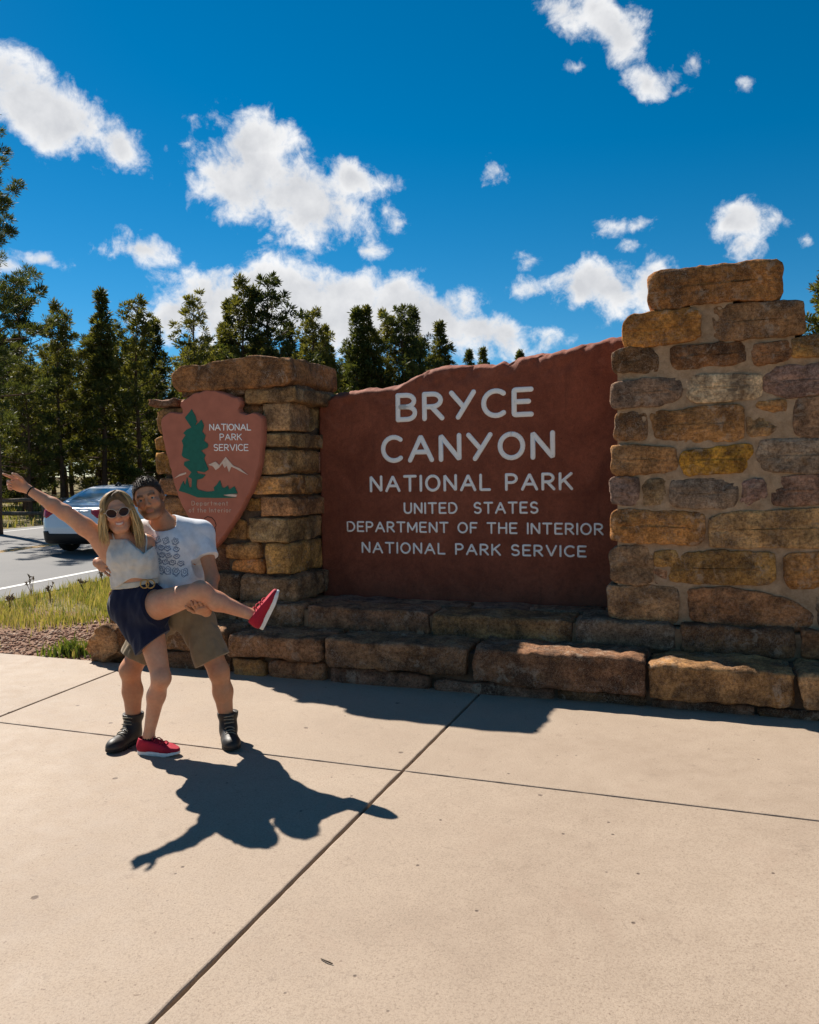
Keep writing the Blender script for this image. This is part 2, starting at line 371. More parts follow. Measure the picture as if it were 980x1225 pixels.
def block_mesh(name, u0, u1, v0, v1, z0, z1, rnd=.018, amp=.010, seed=0, step=.04, topfn=None, lean=None, facets=9, cutd=.55):
    """a rough hewn block, corners rounded, faces uneven"""
    dx, dy, dz = u1 - u0, v1 - v0, z1 - z0
    n = [max(3, min(36, int(round(q / step)))) for q in (dx, dy, dz)]
    idx = {}; vs = []
    def vid(i, j, k):
        key = (i, j, k)
        if key not in idx: idx[key] = len(vs); vs.append(key)
        return idx[key]
    fs = []
    def face(ax, side):
        a, b = [q for q in range(3) if q != ax]
        for i in range(n[a]):
            for j in range(n[b]):
                q = []
                for (di, dj) in ((0, 0), (1, 0), (1, 1), (0, 1)):
                    t = [0, 0, 0]; t[ax] = side * n[ax]; t[a] = i + di; t[b] = j + dj; q.append(vid(*t))
                flip = (ax == 1) ^ (side == 0)
                fs.append(tuple(q[::-1] if flip else q))
    for ax in range(3):
        for sd_ in (0, 1): face(ax, sd_)
    out = []; h = np.array([dx, dy, dz]) / 2; r = min(rnd, h.min() * .8)
    rf = random.Random(seed * 7 + 1); planes = []
    for _ in range(facets):                       # chisel cuts across edges and corners
        nv = np.array([rf.gauss(0, .7), rf.choice((-1, -1, 1, 0)) * rf.uniform(.2, 1), rf.gauss(0, .9)]); nv /= np.linalg.norm(nv)
        planes.append((nv, float(np.abs(nv) @ h) - rf.uniform(.004, .034) * cutd * (1 + 2 * abs(nv[0] * nv[2]))))
    for key in vs:
        p = np.array([(key[i] / n[i] * 2 - 1) for i in range(3)])
        p = np.sign(p) * np.abs(p) ** .85 * h
        q = np.clip(p, -(h - r), h - r); d = p - q; ln = np.linalg.norm(d)
        nn = d / ln if ln > 1e-9 else np.zeros(3)
        p = q + nn * r if ln > 1e-9 else p
        for nv, dd in planes:
            e = p @ nv - dd
            if e > 0: p = p - nv * e
        w = p + np.array([(u0 + u1) / 2, (v0 + v1) / 2, (z0 + z1) / 2])
        s = np.array([seed * 3.7, seed * 1.3, seed * 2.1])
        a = fb(w + s, 5.0) * amp * 1.3 + fb(w * np.array([1, 1, 2.6]) + s, 16, 3) * amp * .8
        p2 = w + nn * a
        edge = fb(w + s + 9, 3.0, 2) * amp * 1.5
        p2[0] += nn[0] * edge; p2[2] += nn[2] * edge * .7
        if topfn is not None: p2[2] = z0 + (p2[2] - z0) * topfn((p2[0] - u0) / dx)
        if lean is not None: p2[2] += lean * (p2[0] - (u0 + u1) / 2)
        out.append(wp(*p2))
    return mesh_np(name, out, fs)
def block(parent, u0, u1, v0, v1, z0, z1, color, name='stone', **k):
    block.n += 1
    return mobj(name, block_mesh(name, u0, u1, v0, v1, z0, z1, seed=block.n, **k), STONE, parent, color=stone_tone(color))
block.n = 0
def stone_tone(c):
    m = sum(c) / 3; return tuple(min(.8, max(.01, (m + (x - m) * 1.16) * 1.85)) for x in c)

def chaikin(p, it=2, c=.22):
    p = np.asarray(p, float)
    for _ in range(it):
        q = np.roll(p, -1, 0); p = np.stack([p * (1 - c) + q * c, p * c + q * (1 - c)], 1).reshape(-1, 2)
    return p
def resample(p, step):
    q = np.vstack([p, p[:1]]); d = np.r_[0, np.cumsum(np.linalg.norm(np.diff(q, axis=0), axis=1))]
    n = max(20, min(110, int(d[-1] / step))); t = np.linspace(0, d[-1], n, endpoint=False)
    return np.stack([np.interp(t, d, q[:, 0]), np.interp(t, d, q[:, 1])], 1)
def face_stone(parent, poly, vfront, color, depth=.26, proud=.03, amp=.011, seed=None):
    """a stone of a wall face: traced outline in (u, z), rounded arrises, uneven front"""
    face_stone.n += 1; seed = face_stone.n
    p = resample(chaikin(poly, 2, .08), .024); n = len(p)
    area = np.sum(p[:, 0] * np.roll(p[:, 1], -1) - np.roll(p[:, 0], -1) * p[:, 1])
    if area < 0: p = p[::-1]
    off = np.array([seed * 2.3, seed * 4.1, 0])
    jit = np.array([fb((q[0], q[1], seed * 3.1), 14, 3) for q in p])
    lo, hi = p.min(0), p.max(0); c = (lo + hi) / 2; hw, hh = (hi - lo) / 2
    if hw >= hh and hw < 2.4 * hh: tgt = np.stack([np.clip(p[:, 0], lo[0] + hh, hi[0] - hh), np.full(n, c[1])], 1)
    elif hw >= hh: tgt = np.stack([np.clip(p[:, 0], lo[0] + hh, hi[0] - hh), np.interp(p[:, 0], [lo[0], hi[0]], [p[p[:, 0] < c[0], 1].mean(), p[p[:, 0] >= c[0], 1].mean()])], 1)
    else: tgt = np.stack([np.full(n, c[0]), np.clip(p[:, 1], lo[1] + hw, hi[1] - hw)], 1)
    dirs = p - tgt; ln = np.linalg.norm(dirs, axis=1, keepdims=True); p = p + dirs / np.maximum(ln, 1e-6) * (jit[:, None] * .012 + .011)
    dirs = p - tgt; R = np.linalg.norm(dirs, axis=1)
    rings = []; ins = [(0, depth), (0, .024), (.001, .010), (.004, .004), (.011, .001), (.035, -.001)]
    k = max(hw, hh) if False else min(hw, hh)
    rest = [f for f in (.45, .62, .78, .9, .97)]
    tilt = (noise.random() - .5) * .03; rf = random.Random(seed * 13 + 5); planes = []
    for _ in range(7):
        an = rf.uniform(0, 6.283); sl = rf.uniform(.10, .55); ext = abs(math.cos(an)) * hw + abs(math.sin(an)) * hh; planes.append((math.cos(an), math.sin(an), sl, ext - rf.uniform(.02, .09)))
    vs = []; 
    def add(pts, dv, rough):
        for q in pts:
            a = fb((q[0] + off[0], q[1] + off[1], 3), 6.5, 4) * amp * 1.4 + fb((q[0] + off[0], q[1] * 2.2 + off[1], 7), 22, 3) * amp * .9
            a += min(.022, sum(max(0., (q[0] - c[0]) * cx_ + (q[1] - c[1]) * cy_ - e_) * sl_ for cx_, cy_, sl_, e_ in planes))
            vs.append(wp(q[0], vfront - proud * .65 + dv + (a + tilt * (q[0] - c[0]) / max(hw, .1)) * rough, q[1]))
    nr = 0
    for (i, dv) in ins:
        s = 1 - np.minimum(i / np.maximum(R, 1e-6), .5); add(tgt + dirs * s[:, None], dv, 0 if dv > .1 else 1); nr += 1
    s0 = 1 - np.minimum(.04 / np.maximum(R, 1e-6), .5)
    for f in rest:
        add(tgt + dirs * (s0 * (1 - f))[:, None], -.003, 1); nr += 1
    fs = []
    for r in range(nr - 1):
        for j in range(n):
            q = (j + 1) % n; fs.append((r * n + j, r * n + q, (r + 1) * n + q, (r + 1) * n + j))
    fs.append(tuple((nr - 1) * n + j for j in range(n)))
    me = mesh_np('stone', vs, fs)
    bm = bmesh.new(); bm.from_mesh(me); bmesh.ops.remove_doubles(bm, verts=bm.verts, dist=.0006); bmesh.ops.recalc_face_normals(bm, faces=bm.faces); bm.to_mesh(me); bm.free()
    me.polygons.foreach_set('use_smooth', np.ones(len(me.polygons), bool))
    return mobj('stone', me, STONE, parent, color=stone_tone(color))
face_stone.n = 0
random.seed(5); noise.seed_set(11)
OCH = (.30, .165, .058); BRN = (.175, .100, .052); DBR = (.095, .053, .030); PUR = (.165, .118, .100); TAN = (.30, .20, .115); RED = (.20, .095, .052); GRY = (.20, .155, .125); PALE = (.46, .36, .26)
def jc(c, a=.12): return tuple(x * random.uniform(1 - a, 1 + a) for x in c)

def slab_core(name, poly, v0, v1, mat, parent, amp=.012):
    """mortar body with a traced (u, z) outline, front gridded so that it can be uneven"""
    p = np.array(poly); bm = bmesh.new()
    vs = [bm.verts.new(Vector(wp(q[0], v0, q[1]))) for q in p]; f = bm.faces.new(vs)
    bmesh.ops.triangulate(bm, faces=[f])
    ext = bmesh.ops.extrude_face_region(bm, geom=bm.faces[:])
    bmesh.ops.translate(bm, verts=[e for e in ext['geom'] if isinstance(e, bmesh.types.BMVert)], vec=Vector(WV * (v1 - v0)))
    for _ in range(4): 
        long = [e for e in bm.edges if e.calc_length() > .12]
        bmesh.ops.subdivide_edges(bm, edges=long, cuts=1)
        bmesh.ops.triangulate(bm, faces=[f for f in bm.faces if len(f.verts) > 3])
    for v in bm.verts: v.co += Vector(WV) * (fb(v.co, 7) * amp)
    bmesh.ops.recalc_face_normals(bm, faces=bm.faces)
    me = bpy.data.meshes.new(name); bm.to_mesh(me); bm.free()
    return mobj(name, me, mat, parent)

# ---------------------------------------------- right pillar, stones traced on its front
def z4(*pts): return [onv(700 + x / 3.5, 290 + y / 3.5, VR) for x, y in pts]
def z5(*pts): return [onv(680 + x / 3.267, 580 + y / 3.267, VR) for x, y in pts]
def pxs(*pts): return [onv(x, y, VR) for x, y in pts]
RP = empty('stone_pillar', wp(1.95, 1.2, 0)); tag(RP, 'tall stepped sandstone block pillar right of the red sign slab', 'pillar', 'stone pillars of the park sign')
RS = [
 (z4((265,150),(300,122),(440,112),(790,72),(822,85),(825,215),(800,240),(640,240),(440,258),(290,290),(270,250)), (.21,.105,.042), .06),
 (z4((160,345),(200,305),(320,290),(450,280),(480,300),(485,390),(440,410),(300,430),(175,445),(160,420)), (.26,.135,.045), .055),
 (z4((540,270),(640,262),(910,248),(920,370),(905,385),(700,398),(545,412)), BRN, .05),
 (z4((112,470),(150,450),(280,443),(303,470),(302,535),(270,545),(120,540)), DBR, .04),
 (z4((357,440),(660,418),(682,440),(680,490),(640,505),(380,530),(362,500)), (.13,.068,.032), .03),
 (z4((697,430),(855,412),(862,470),(845,490),(715,518),(700,490)), BRN, .03),
 (z4((870,405),(980,385),(1065,380),(1085,470),(870,478)), (.24,.135,.055), .045),
 (z4((110,590),(300,570),(395,565),(405,600),(395,650),(350,675),(120,695),(108,660)), (.17,.112,.092), .04),
 (z4((425,560),(730,552),(742,570),(740,640),(700,655),(450,665),(428,640)), PALE, .03),
 (z4((745,560),(790,525),(980,505),(1085,500),(1085,625),(900,640),(850,650),(750,620)), PUR, .04),
 (z4((130,715),(245,710),(260,740),(258,815),(240,825),(125,828)), BRN, .035),
 (z4((272,710),(400,710),(470,690),(640,682),(662,700),(665,810),(640,825),(440,835),(285,815)), (.235,.14,.062), .035),
 (z4((685,675),(840,660),(840,705),(690,715)), (.25,.13,.06), .02),
 (z4((678,735),(825,722),(832,780),(800,800),(690,810),(678,780)), TAN, .02),
 (z4((880,655),(980,650),(1088,645),(1088,815),(980,815),(880,805)), (.20,.135,.09), .03),
 (z4((115,860),(150,850),(380,860),(385,920),(370,960),(140,972),(112,960)), (.22,.125,.06), .04),
 (z4((405,880),(690,845),(705,870),(700,955),(420,972),(400,930)), (.33,.175,.045), .03),
 (z4((735,835),(780,822),(980,822),(1088,822),(1088,955),(980,965),(740,955),(722,890)), (.20,.15,.12), .035),
 (pxs((730,571),(762,572),(764,577),(764,600),(760,604),(731,602)), PUR, .04),
 (pxs((769,575),(800,573),(800,603),(795,606),(771,604)), (.19,.125,.085), .025),
 (pxs((802,575),(845,573),(881,575),(882,600),(878,608),(810,606),(803,600)), (.17,.13,.11), .03),
 (pxs((887,577),(912,572),(916,580),(917,600),(890,606),(886,600)), PUR, .025),
 (pxs((921,572),(980,568),(1011,567),(1011,602),(960,604),(926,604)), (.19,.12,.09), .03),
 (z5((165,115),(190,100),(520,108),(530,130),(530,215),(500,235),(200,218),(170,210)), (.27,.155,.058), .045),
 (z5((555,130),(640,110),(980,95),(1090,90),(1090,240),(980,245),(700,240),(560,240),(550,200)), (.29,.19,.105), .035),
 (z5((165,250),(270,235),(328,258),(328,375),(300,388),(170,380)), (.21,.14,.085), .035),
 (z5((337,262),(440,260),(440,285),(410,318),(337,322)), (.26,.15,.06), .02),
 (z5((332,335),(384,335),(384,383),(336,386)), TAN, .02),
 (z5((407,322),(452,267),(540,258),(800,268),(808,290),(805,370),(780,388),(500,385),(402,372),(394,345)), (.28,.165,.062), .035),
 (z5((845,275),(980,262),(1090,258),(1090,405),(980,405),(865,400),(850,370)), (.30,.17,.065), .03),
 (z5((152,395),(330,395),(420,405),(427,430),(425,530),(410,548),(160,520)), (.25,.165,.095), .045),
 (z5((468,410),(620,400),(760,425),(890,460),(945,500),(955,550),(900,575),(650,555),(475,520)), (.22,.12,.065), .035),
 (z5((955,420),(980,415),(1092,410),(1092,575),(985,565),(962,480)), GRY, .02),
]
for poly, c, pr in RS: face_stone(RP, poly, VR, jc(c, .06), proud=pr, depth=.30 if pr > .05 else .26)
for (xa, xb, ya, yb, vb_) in ((136, 1072, 470, 1700, 1.25), (190, 880, 300, 620, 1.15), (440, 620, 235, 310, .5)):
    (ua_, zb_), (ub_, zt_) = z4((xa, yb if yb < 1600 else 1090))[0], z4((xb, ya))[0]
    if yb > 1600: zb_ = Z2 - .02
    zt_ = z4(((xa + xb) / 2, ya))[0][1]; slab_core('mortar', [(ua_, zb_), (ua_, zt_), (ub_, zt_), (ub_, zb_)], VR + .003, VR + vb_, MORTAR, RP, .016)
# its flanks and back are laid of rougher blocks
def flank(parent, uedge, side, z_lo, z_hi, v_a, v_b, tones):
    z = z_lo
    while z < z_hi - .08:
        h = min(random.uniform(.17, .27), z_hi - z); v = v_a
        while v < v_b - .1:
            w = min(random.uniform(.28, .5), v_b - v)
            u0, u1 = (uedge - .015, uedge + .12) if side < 0 else (uedge - .12, uedge + .015)
            block(parent, u0, u1, v + .012, v + w - .012, z + .012, z + h - .012, jc(random.choice(tones), .15), step=.08, rnd=.03)
            v += w
        z += h
flank(RP, onv(738, 580, VR)[0], -1, Z2, 2.42, VR + .28, VR + 1.25, [BRN, OCH, PUR, TAN])
flank(RP, onv(1004, 580, VR)[0], 1, .55, 2.42, VR + .28, VR + 1.25, [BRN, OCH, PUR, TAN])
# stepped top, blocks behind the front ones
ut0, zt0 = onv(778, 318, VR); ut1 = onv(932, 318, VR)[0]
for (pa, pb, ya, yb, c) in ((779, 932, 322, 368, (.20, .10, .045)), (750, 960, 374, 412, BRN)):
    ua, za = onv(pa, yb, VR); ub, zb = onv(pb, ya, VR)
    for k in range(2): block(RP, ua + .02, ub - .02, VR + .24 + k * .5, VR + .72 + k * .5, za, zb, jc(c, .2), step=.07)

# ---------------------------------------------- left pillar: rough coursed blocks, ragged and deep jointed
LP = empty('stone_pillar', wp(-2.15, 1.2, 0)); tag(LP, 'lower rough sandstone pillar with a thick cap slab left of the red sign slab', 'pillar', 'stone pillars of the park sign')
def zx(x, y=700): return onv(160 + x / 3.77, 400 + y / 3.77, VL)[0]
def zz(y): return onv(348, 400 + y / 3.77, VL)[1]
UL = zx(706)
def side_v(x, y):     # where the sight line through (x, y) meets the pillar's right side
    d = ray(160 + x / 3.77, 400 + y / 3.77); t = ((W0 - CAM) @ WU + UL) / (d @ WU); return float((CAM + d * t - W0) @ WV)
UE = zx(112)
rows = [  # top, bottom (zoom y), corner stone starts at x, its flank ends at x, tone, other stones on the front (x0, x1, y0, y1, tone)
 (306, 434, 592, 792, TAN, [(112,250,306,434,BRN),(256,420,306,434,DBR),(426,586,310,434,BRN)]),
 (441, 511, 585, 862, (.22,.14,.075), [(104,200,441,511,OCH),(206,400,441,511,BRN),(406,579,441,511,(.17,.11,.06))]),
 (519, 630, 562, 838, (.27,.18,.10), [(100,190,516,630,OCH),(196,380,519,630,BRN),(386,556,519,630,DBR)]),
 (638, 722, 530, 770, (.31,.20,.095), [(114,300,640,722,BRN),(306,524,638,722,BRN)]),
 (731, 824, 572, 862, (.28,.18,.095), [(116,330,731,824,BRN),(336,478,731,824,DBR),(484,565,735,806,(.26,.15,.06))]),
 (831, 938, 520, 782, (.27,.185,.11), [(118,300,831,938,BRN),(306,380,831,938,BRN),(386,496,836,930,(.20,.12,.055)),(499,516,845,935,(.25,.15,.07))]),
 (946, 1084, 586, 862, (.33,.205,.09), [(120,300,946,1084,BRN),(306,408,950,1084,DBR),(415,560,953,1014,(.27,.15,.065)),(424,566,1022,1080,(.30,.165,.06))]),
]
for (ya, yb, xc, xs, tone, others) in rows:
    za, zb = zz(yb), zz(ya); ve = min(side_v(xs, (ya + yb) / 2), 1.50); j = random.uniform(-.02, .02)
    block(LP, zx(xc), UL + random.uniform(-.02, .03), VL + j, ve, za, zb, jc(tone, .08), rnd=.008, amp=.009, step=.028, facets=6, cutd=.5)
    if ve < 1.45: block(LP, UL - .32, UL - .01 + random.uniform(-.02, .02), ve + .02, 1.72, za, zb, jc(tone, .15), rnd=.025, amp=.015)
    else: block(LP, UL - .30, UL - .01, ve + .02, 1.78, za, zb, jc(tone, .15), amp=.015, step=.06)
    for (x0, x1, y0, y1, t2) in others:
        block(LP, zx(x0), zx(x1), VL + random.uniform(-.02, .045), VL + .30, zz(y1), zz(y0), jc(t2, .08), rnd=.012, amp=.012, step=.035)
flank(LP, UE + .02, -1, .62, zz(310), VL + .31, 1.75, [BRN, OCH, DBR])
# base course, cap course and cap slab
for (x0, x1, t) in ((236, 378, DBR), (386, 478, DBR)): block(LP, zx(x0), zx(x1), VL - .05, VL + .3, Z2 + .002, zz(1092), jc(t), amp=.015)
block(LP, zx(484), UL + .07, VL - .06, 1.25, Z2 + .002, zz(1092), (.17, .115, .07), amp=.014, step=.035)
block(LP, UL - .25, UL + .075, 1.27, 1.33, Z2 + .002, zz(1100), (.13, .09, .06))
for (x0, x1, y0, y1, vo, t) in ((88, 214, 262, 303, -.03, DBR), (220, 380, 268, 303, .0, BRN), (386, 512, 262, 303, .0, BRN), (519, 706, 238, 303, -.05, (.19,.12,.07))):
    block(LP, zx(x0), UL + .09 if x1 == 706 else zx(x1), VL + vo, 1.72 if x1 == 706 else VL + .8, zz(y1), zz(y0), jc(t, .08), rnd=.016, amp=.018, step=.035)
block(LP, zx(95), zx(440), VL + .25, 1.7, zz(300), zz(250), DBR, amp=.018)
uc0, uc1 = zx(212), UL + .065
block(LP, uc0, uc1, VL - .08, 1.62, zz(236), zz(92), (.165, .088, .042), rnd=.012, amp=.011, step=.028, facets=12, cutd=1.0, topfn=lambda t: .80 + .22 * math.exp(-((t - .68) / .40) ** 2) + .025 * math.sin(t * 19), name='cap_stone')
block(LP, uc0 + .05, uc1 - .02, VL - .03, 1.58, zz(262), zz(225), (.12, .075, .045), amp=.014)
cb = [(UE + .05, Z2 - .02), (UE + .05, zz(300)), (UL - .045, zz(300)), (UL - .045, Z2 - .02)]
slab_core('mortar', cb, VL + .06, 1.7, CORE, LP)

# ---------------------------------------------- stepped stone base
ST = empty('stone_steps', wp(0, .8, 0)); tag(ST, 'two low steps of dark brown sandstone blocks under the sign and both pillars', 'steps')
def ux(px, v=V1): return onv(px, 760, v)[0]
GR0 = -.03
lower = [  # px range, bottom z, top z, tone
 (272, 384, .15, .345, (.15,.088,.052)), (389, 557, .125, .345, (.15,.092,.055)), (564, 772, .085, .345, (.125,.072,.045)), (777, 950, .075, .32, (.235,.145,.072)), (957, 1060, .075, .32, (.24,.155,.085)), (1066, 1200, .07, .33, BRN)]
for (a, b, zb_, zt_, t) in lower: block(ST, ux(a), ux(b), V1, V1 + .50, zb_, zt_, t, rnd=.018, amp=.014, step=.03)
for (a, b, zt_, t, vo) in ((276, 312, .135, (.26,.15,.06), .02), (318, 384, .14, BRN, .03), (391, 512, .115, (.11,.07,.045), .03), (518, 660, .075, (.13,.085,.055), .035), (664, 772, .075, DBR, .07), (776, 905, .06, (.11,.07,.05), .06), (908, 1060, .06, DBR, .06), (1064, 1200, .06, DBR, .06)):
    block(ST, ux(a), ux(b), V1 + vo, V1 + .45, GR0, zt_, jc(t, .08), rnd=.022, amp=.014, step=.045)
# left end behind the couple and the big end boulder
block(ST, ux(150), ux(268), V1 + .02, V1 + .55, .16, .36, (.15,.09,.05), rnd=.04, amp=.02); block(ST, ux(160), ux(270), V1 + .05, V1 + .5, GR0, .15, DBR, amp=.014)
block(ST, ux(92), ux(147), V1 - .02, V1 + .62, GR0, .37, (.25, .155, .085), rnd=.06, amp=.035, step=.03, facets=24, cutd=3.0, topfn=lambda t: .80 + .2 * min(1, t * 1.8))
block(ST, onv(133, 700, .75)[0], onv(150, 700, .75)[0], .70, 1.05, GR0, .56, (.22,.135,.07))
upper = [(150, 282, BRN), (286, 362, (.15,.095,.06)), (367, 512, (.165,.102,.062)), (517, 684, (.165,.10,.058)), (690, 808, (.12,.085,.06)), (814, 951, (.115,.07,.042)), (957, 1060, BRN), (1066, 1160, BRN)]
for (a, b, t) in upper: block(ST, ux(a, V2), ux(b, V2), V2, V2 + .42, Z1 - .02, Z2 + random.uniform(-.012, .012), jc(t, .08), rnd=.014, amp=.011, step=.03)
# flat slabs paving the ledge in front of the panel and behind
for (a, b, v0, v1) in ((-1.36, -.72, .94, 1.30), (-.70, .02, .94, 1.22), (.04, .55, .94, 1.30), (.57, 1.16, .94, 1.26)):
    block(ST, a, b, v0, v1, .40, Z2 - .012 + random.uniform(-.006, .006), jc((.13,.10,.075), .1), rnd=.02, amp=.010, step=.06, name='ledge_slab')
slab_core('mortar', [(ux(155), GR0), (ux(155), Z1 - .05), (ux(1195), Z1 - .05), (ux(1195), GR0)], V1 + .10, 1.95, CORE, ST)
slab_core('mortar', [(ux(158, V2), Z1 - .06), (ux(158, V2), Z2 - .035), (ux(1155, V2), Z2 - .035), (ux(1155, V2), Z1 - .06)], V2 + .05, 1.93, MORTAR, ST)

# ---------------------------------------------- the red sign slab
TOPL = [(380,486),(388,478),(400,471),(430,466.5),(455,464),(470,463),(480,458),(495,450),(510,443.5),(525,439),(540,437),(570,437),(590,436),(600,432),(606,436),(618,428),(635,425),(650,424),(670,419),(690,414),(715,408),(742,402),(775,398)]
tu = np.array([onv(x, y, VP) for x, y in TOPL])
def panel_mesh():
    us = np.linspace(onv(384, 600, VP)[0], onv(748, 600, VP)[0] + .10, 190); nf = 90; th = .34
    V = []; zbot = Z2 - .05; nrow = None
    for u in us:
        zt = float(np.interp(u, tu[:, 0], tu[:, 1])) + fb((u, 0, 4), 9, 4) * .006
        col = []
        for k in range(nf + 1):
            t = k / nf; z = zbot + (zt - zbot) * t
            d = zt - z
            e = max(0.0, 1 - d / .045)
            chip = max(0, fb((u * 1.0, z, 2.2), 7, 4) + .05) * .06 * max(0, 1 - d / .20)
            col.append((u, VP + .022 * e * e + chip + fb((u, z, 9), 5, 3) * .004, z - .012 * e))
        for k in range(1, 9):
            t = k / 8; col.append((u, VP + .022 + (th - .07) * t, zt + .03 * math.sin(t * math.pi) + fb((u, t * .4, 5), 8, 4) * .014 - .012))
        for k in range(7): t = k / 6; col.append((u, VP + th, zt - .05 + (zbot - zt + .05) * t))
        nrow = len(col); V += [wp(*c) for c in col]
    nc = len(us); i = np.arange(nc - 1)[:, None] * nrow + np.arange(nrow - 1)[None]; i = i.ravel()
    fs = [(a, a + nrow, a + nrow + 1, a + 1) for a in i.tolist()]
    fs += [tuple(range(nrow))[::-1], tuple((nc - 1) * nrow + k for k in range(nrow))]
    me = mesh_np('panel', V, fs); bm = bmesh.new(); bm.from_mesh(me); bmesh.ops.recalc_face_normals(bm, faces=bm.faces); bm.to_mesh(me); bm.free()
    return me
SG = empty('park_sign', wp(-.1, VP + .17, Z2 - .05)); tag(SG, 'wide red-brown stone sign slab with white lettering between the two pillars', 'sign')
mobj('panel', panel_mesh(), PANEL, SG)

# ---------------------------------------------- routed lettering: a rounded single-stroke alphabet
def arc(cx, cy, rx, ry, a0, a1, n=10): return [(cx + rx * math.cos(math.radians(a0 + (a1 - a0) * k / n)), cy + ry * math.sin(math.radians(a0 + (a1 - a0) * k / n))) for k in range(n + 1)]
G = {
 'A': (.78, [[(0, 0), (.39, 1), (.78, 0)], [(.14, .34), (.64, .34)]]),
 'B': (.60, [[(0, 0), (0, 1)], [(0, 1)] + arc(.30, .76, .27, .24, 90, -90) + [(0, .52)], [(0, .52)] + arc(.32, .26, .28, .26, 90, -90) + [(0, 0)]]),
 'C': (.66, [arc(.40, .5, .40, .5, 52, 308, 18)]),
 'D': (.66, [[(0, 0), (0, 1)] + arc(.24, .5, .42, .5, 90, -90, 14) + [(0, 0)]]),
 'E': (.54, [[(.54, 1), (0, 1), (0, 0), (.54, 0)], [(0, .52), (.46, .52)]]),
 'F': (.52, [[(.52, 1), (0, 1), (0, 0)], [(0, .52), (.44, .52)]]),
 'H': (.62, [[(0, 0), (0, 1)], [(.62, 0), (.62, 1)], [(0, .52), (.62, .52)]]),
 'I': (0, [[(0, 0), (0, 1)]]),
 'K': (.60, [[(0, 0), (0, 1)], [(.58, 1), (0, .40)], [(.20, .60), (.62, 0)]]),
 'L': (.50, [[(0, 1), (0, 0), (.50, 0)]]),
 'M': (.80, [[(0, 0), (0, 1), (.40, .18), (.80, 1), (.80, 0)]]),
 'N': (.64, [[(0, 0), (0, 1), (.64, 0), (.64, 1)]]),
 'O': (.76, [arc(.38, .5, .38, .5, 90, 450, 28)]),
 'P': (.56, [[(0, 0), (0, 1)], [(0, 1)] + arc(.28, .73, .28, .27, 90, -90) + [(0, .46)]]),
 'R': (.60, [[(0, 0), (0, 1)], [(0, 1)] + arc(.28, .74, .28, .26, 90, -90) + [(0, .48)], [(.24, .48), (.60, 0)]]),
 'S': (.56, [arc(.28, .75, .26, .25, 35, 250, 12) + arc(.28, .25, .28, .26, 80, -145, 12)]),
 'T': (.66, [[(0, 1), (.66, 1)], [(.33, 1), (.33, 0)]]),
 'U': (.62, [[(0, 1), (0, .32)] + arc(.31, .31, .31, .31, 180, 360, 12) + [(.62, 1)]]),
 'V': (.72, [[(0, 1), (.36, 0), (.72, 1)]]),
 'Y': (.74, [[(0, 1), (.37, .46)], [(.74, 1), (.22, 0)]]),
 'a': (.50, [arc(.25, .30, .25, .30, 60, 420, 16), [(.50, .60), (.50, 0)]]), 'd': (.50, [arc(.25, .30, .25, .30, 60, 420, 16), [(.50, 1), (.50, 0)]]),
 'e': (.52, [[(.02, .31), (.51, .31)] + arc(.26, .30, .26, .30, 5, 310, 14)]), 'f': (.36, [arc(.30, .80, .16, .20, 60, 180, 6) + [(.14, 0)], [(0, .58), (.32, .58)]]),
 'h': (.46, [[(0, 1), (0, 0)], [(0, .36)] + arc(.23, .36, .23, .24, 180, 0, 8) + [(.46, 0)]]), 'm': (.70, [[(0, .6), (0, 0)], arc(.175, .40, .175, .20, 180, 0, 8) + [(.35, 0)], arc(.525, .40, .175, .20, 180, 0, 8) + [(.70, 0)]]),
 'n': (.46, [[(0, .6), (0, 0)], [(0, .36)] + arc(.23, .36, .23, .24, 180, 0, 8) + [(.46, 0)]]), 'o': (.52, [arc(.26, .30, .26, .30, 90, 450, 18)]),
 'p': (.50, [[(0, .6), (0, -.3)], arc(.25, .30, .25, .30, 120, -240, 16)]), 'r': (.30, [[(0, .6), (0, 0)], [(0, .34)] + arc(.24, .34, .24, .26, 180, 75, 6)]), 't': (.34, [[(.16, .9), (.16, 0)], [(0, .6), (.34, .6)]]), 'i': (0, [[(0, .6), (0, 0)], [(0, .85), (0, .9)]]),
}
WHITE = plain('letter_white', (.92, .90, .85), .5, .4, var=.04, scale=70)
def smoothpath(p, r=.06):
    """round the inner corners of a stroke a little"""
    if len(p) < 3 or len(p) > 8: return p
    out = [p[0]]
    for k in range(1, len(p) - 1):
        a, b, c = Vector(p[k - 1]), Vector(p[k]), Vector(p[k + 1])
        d1 = min(r, (a - b).length * .4); d2 = min(r, (c - b).length * .4); q1 = b + (a - b).normalized() * d1; q2 = b + (c - b).normalized() * d2
        for t in (0, .33, .66, 1): w = q1 * (1 - t) ** 2 + b * 2 * t * (1 - t) + q2 * t * t; out.append((w.x, w.y))
    return out + [p[-1]]
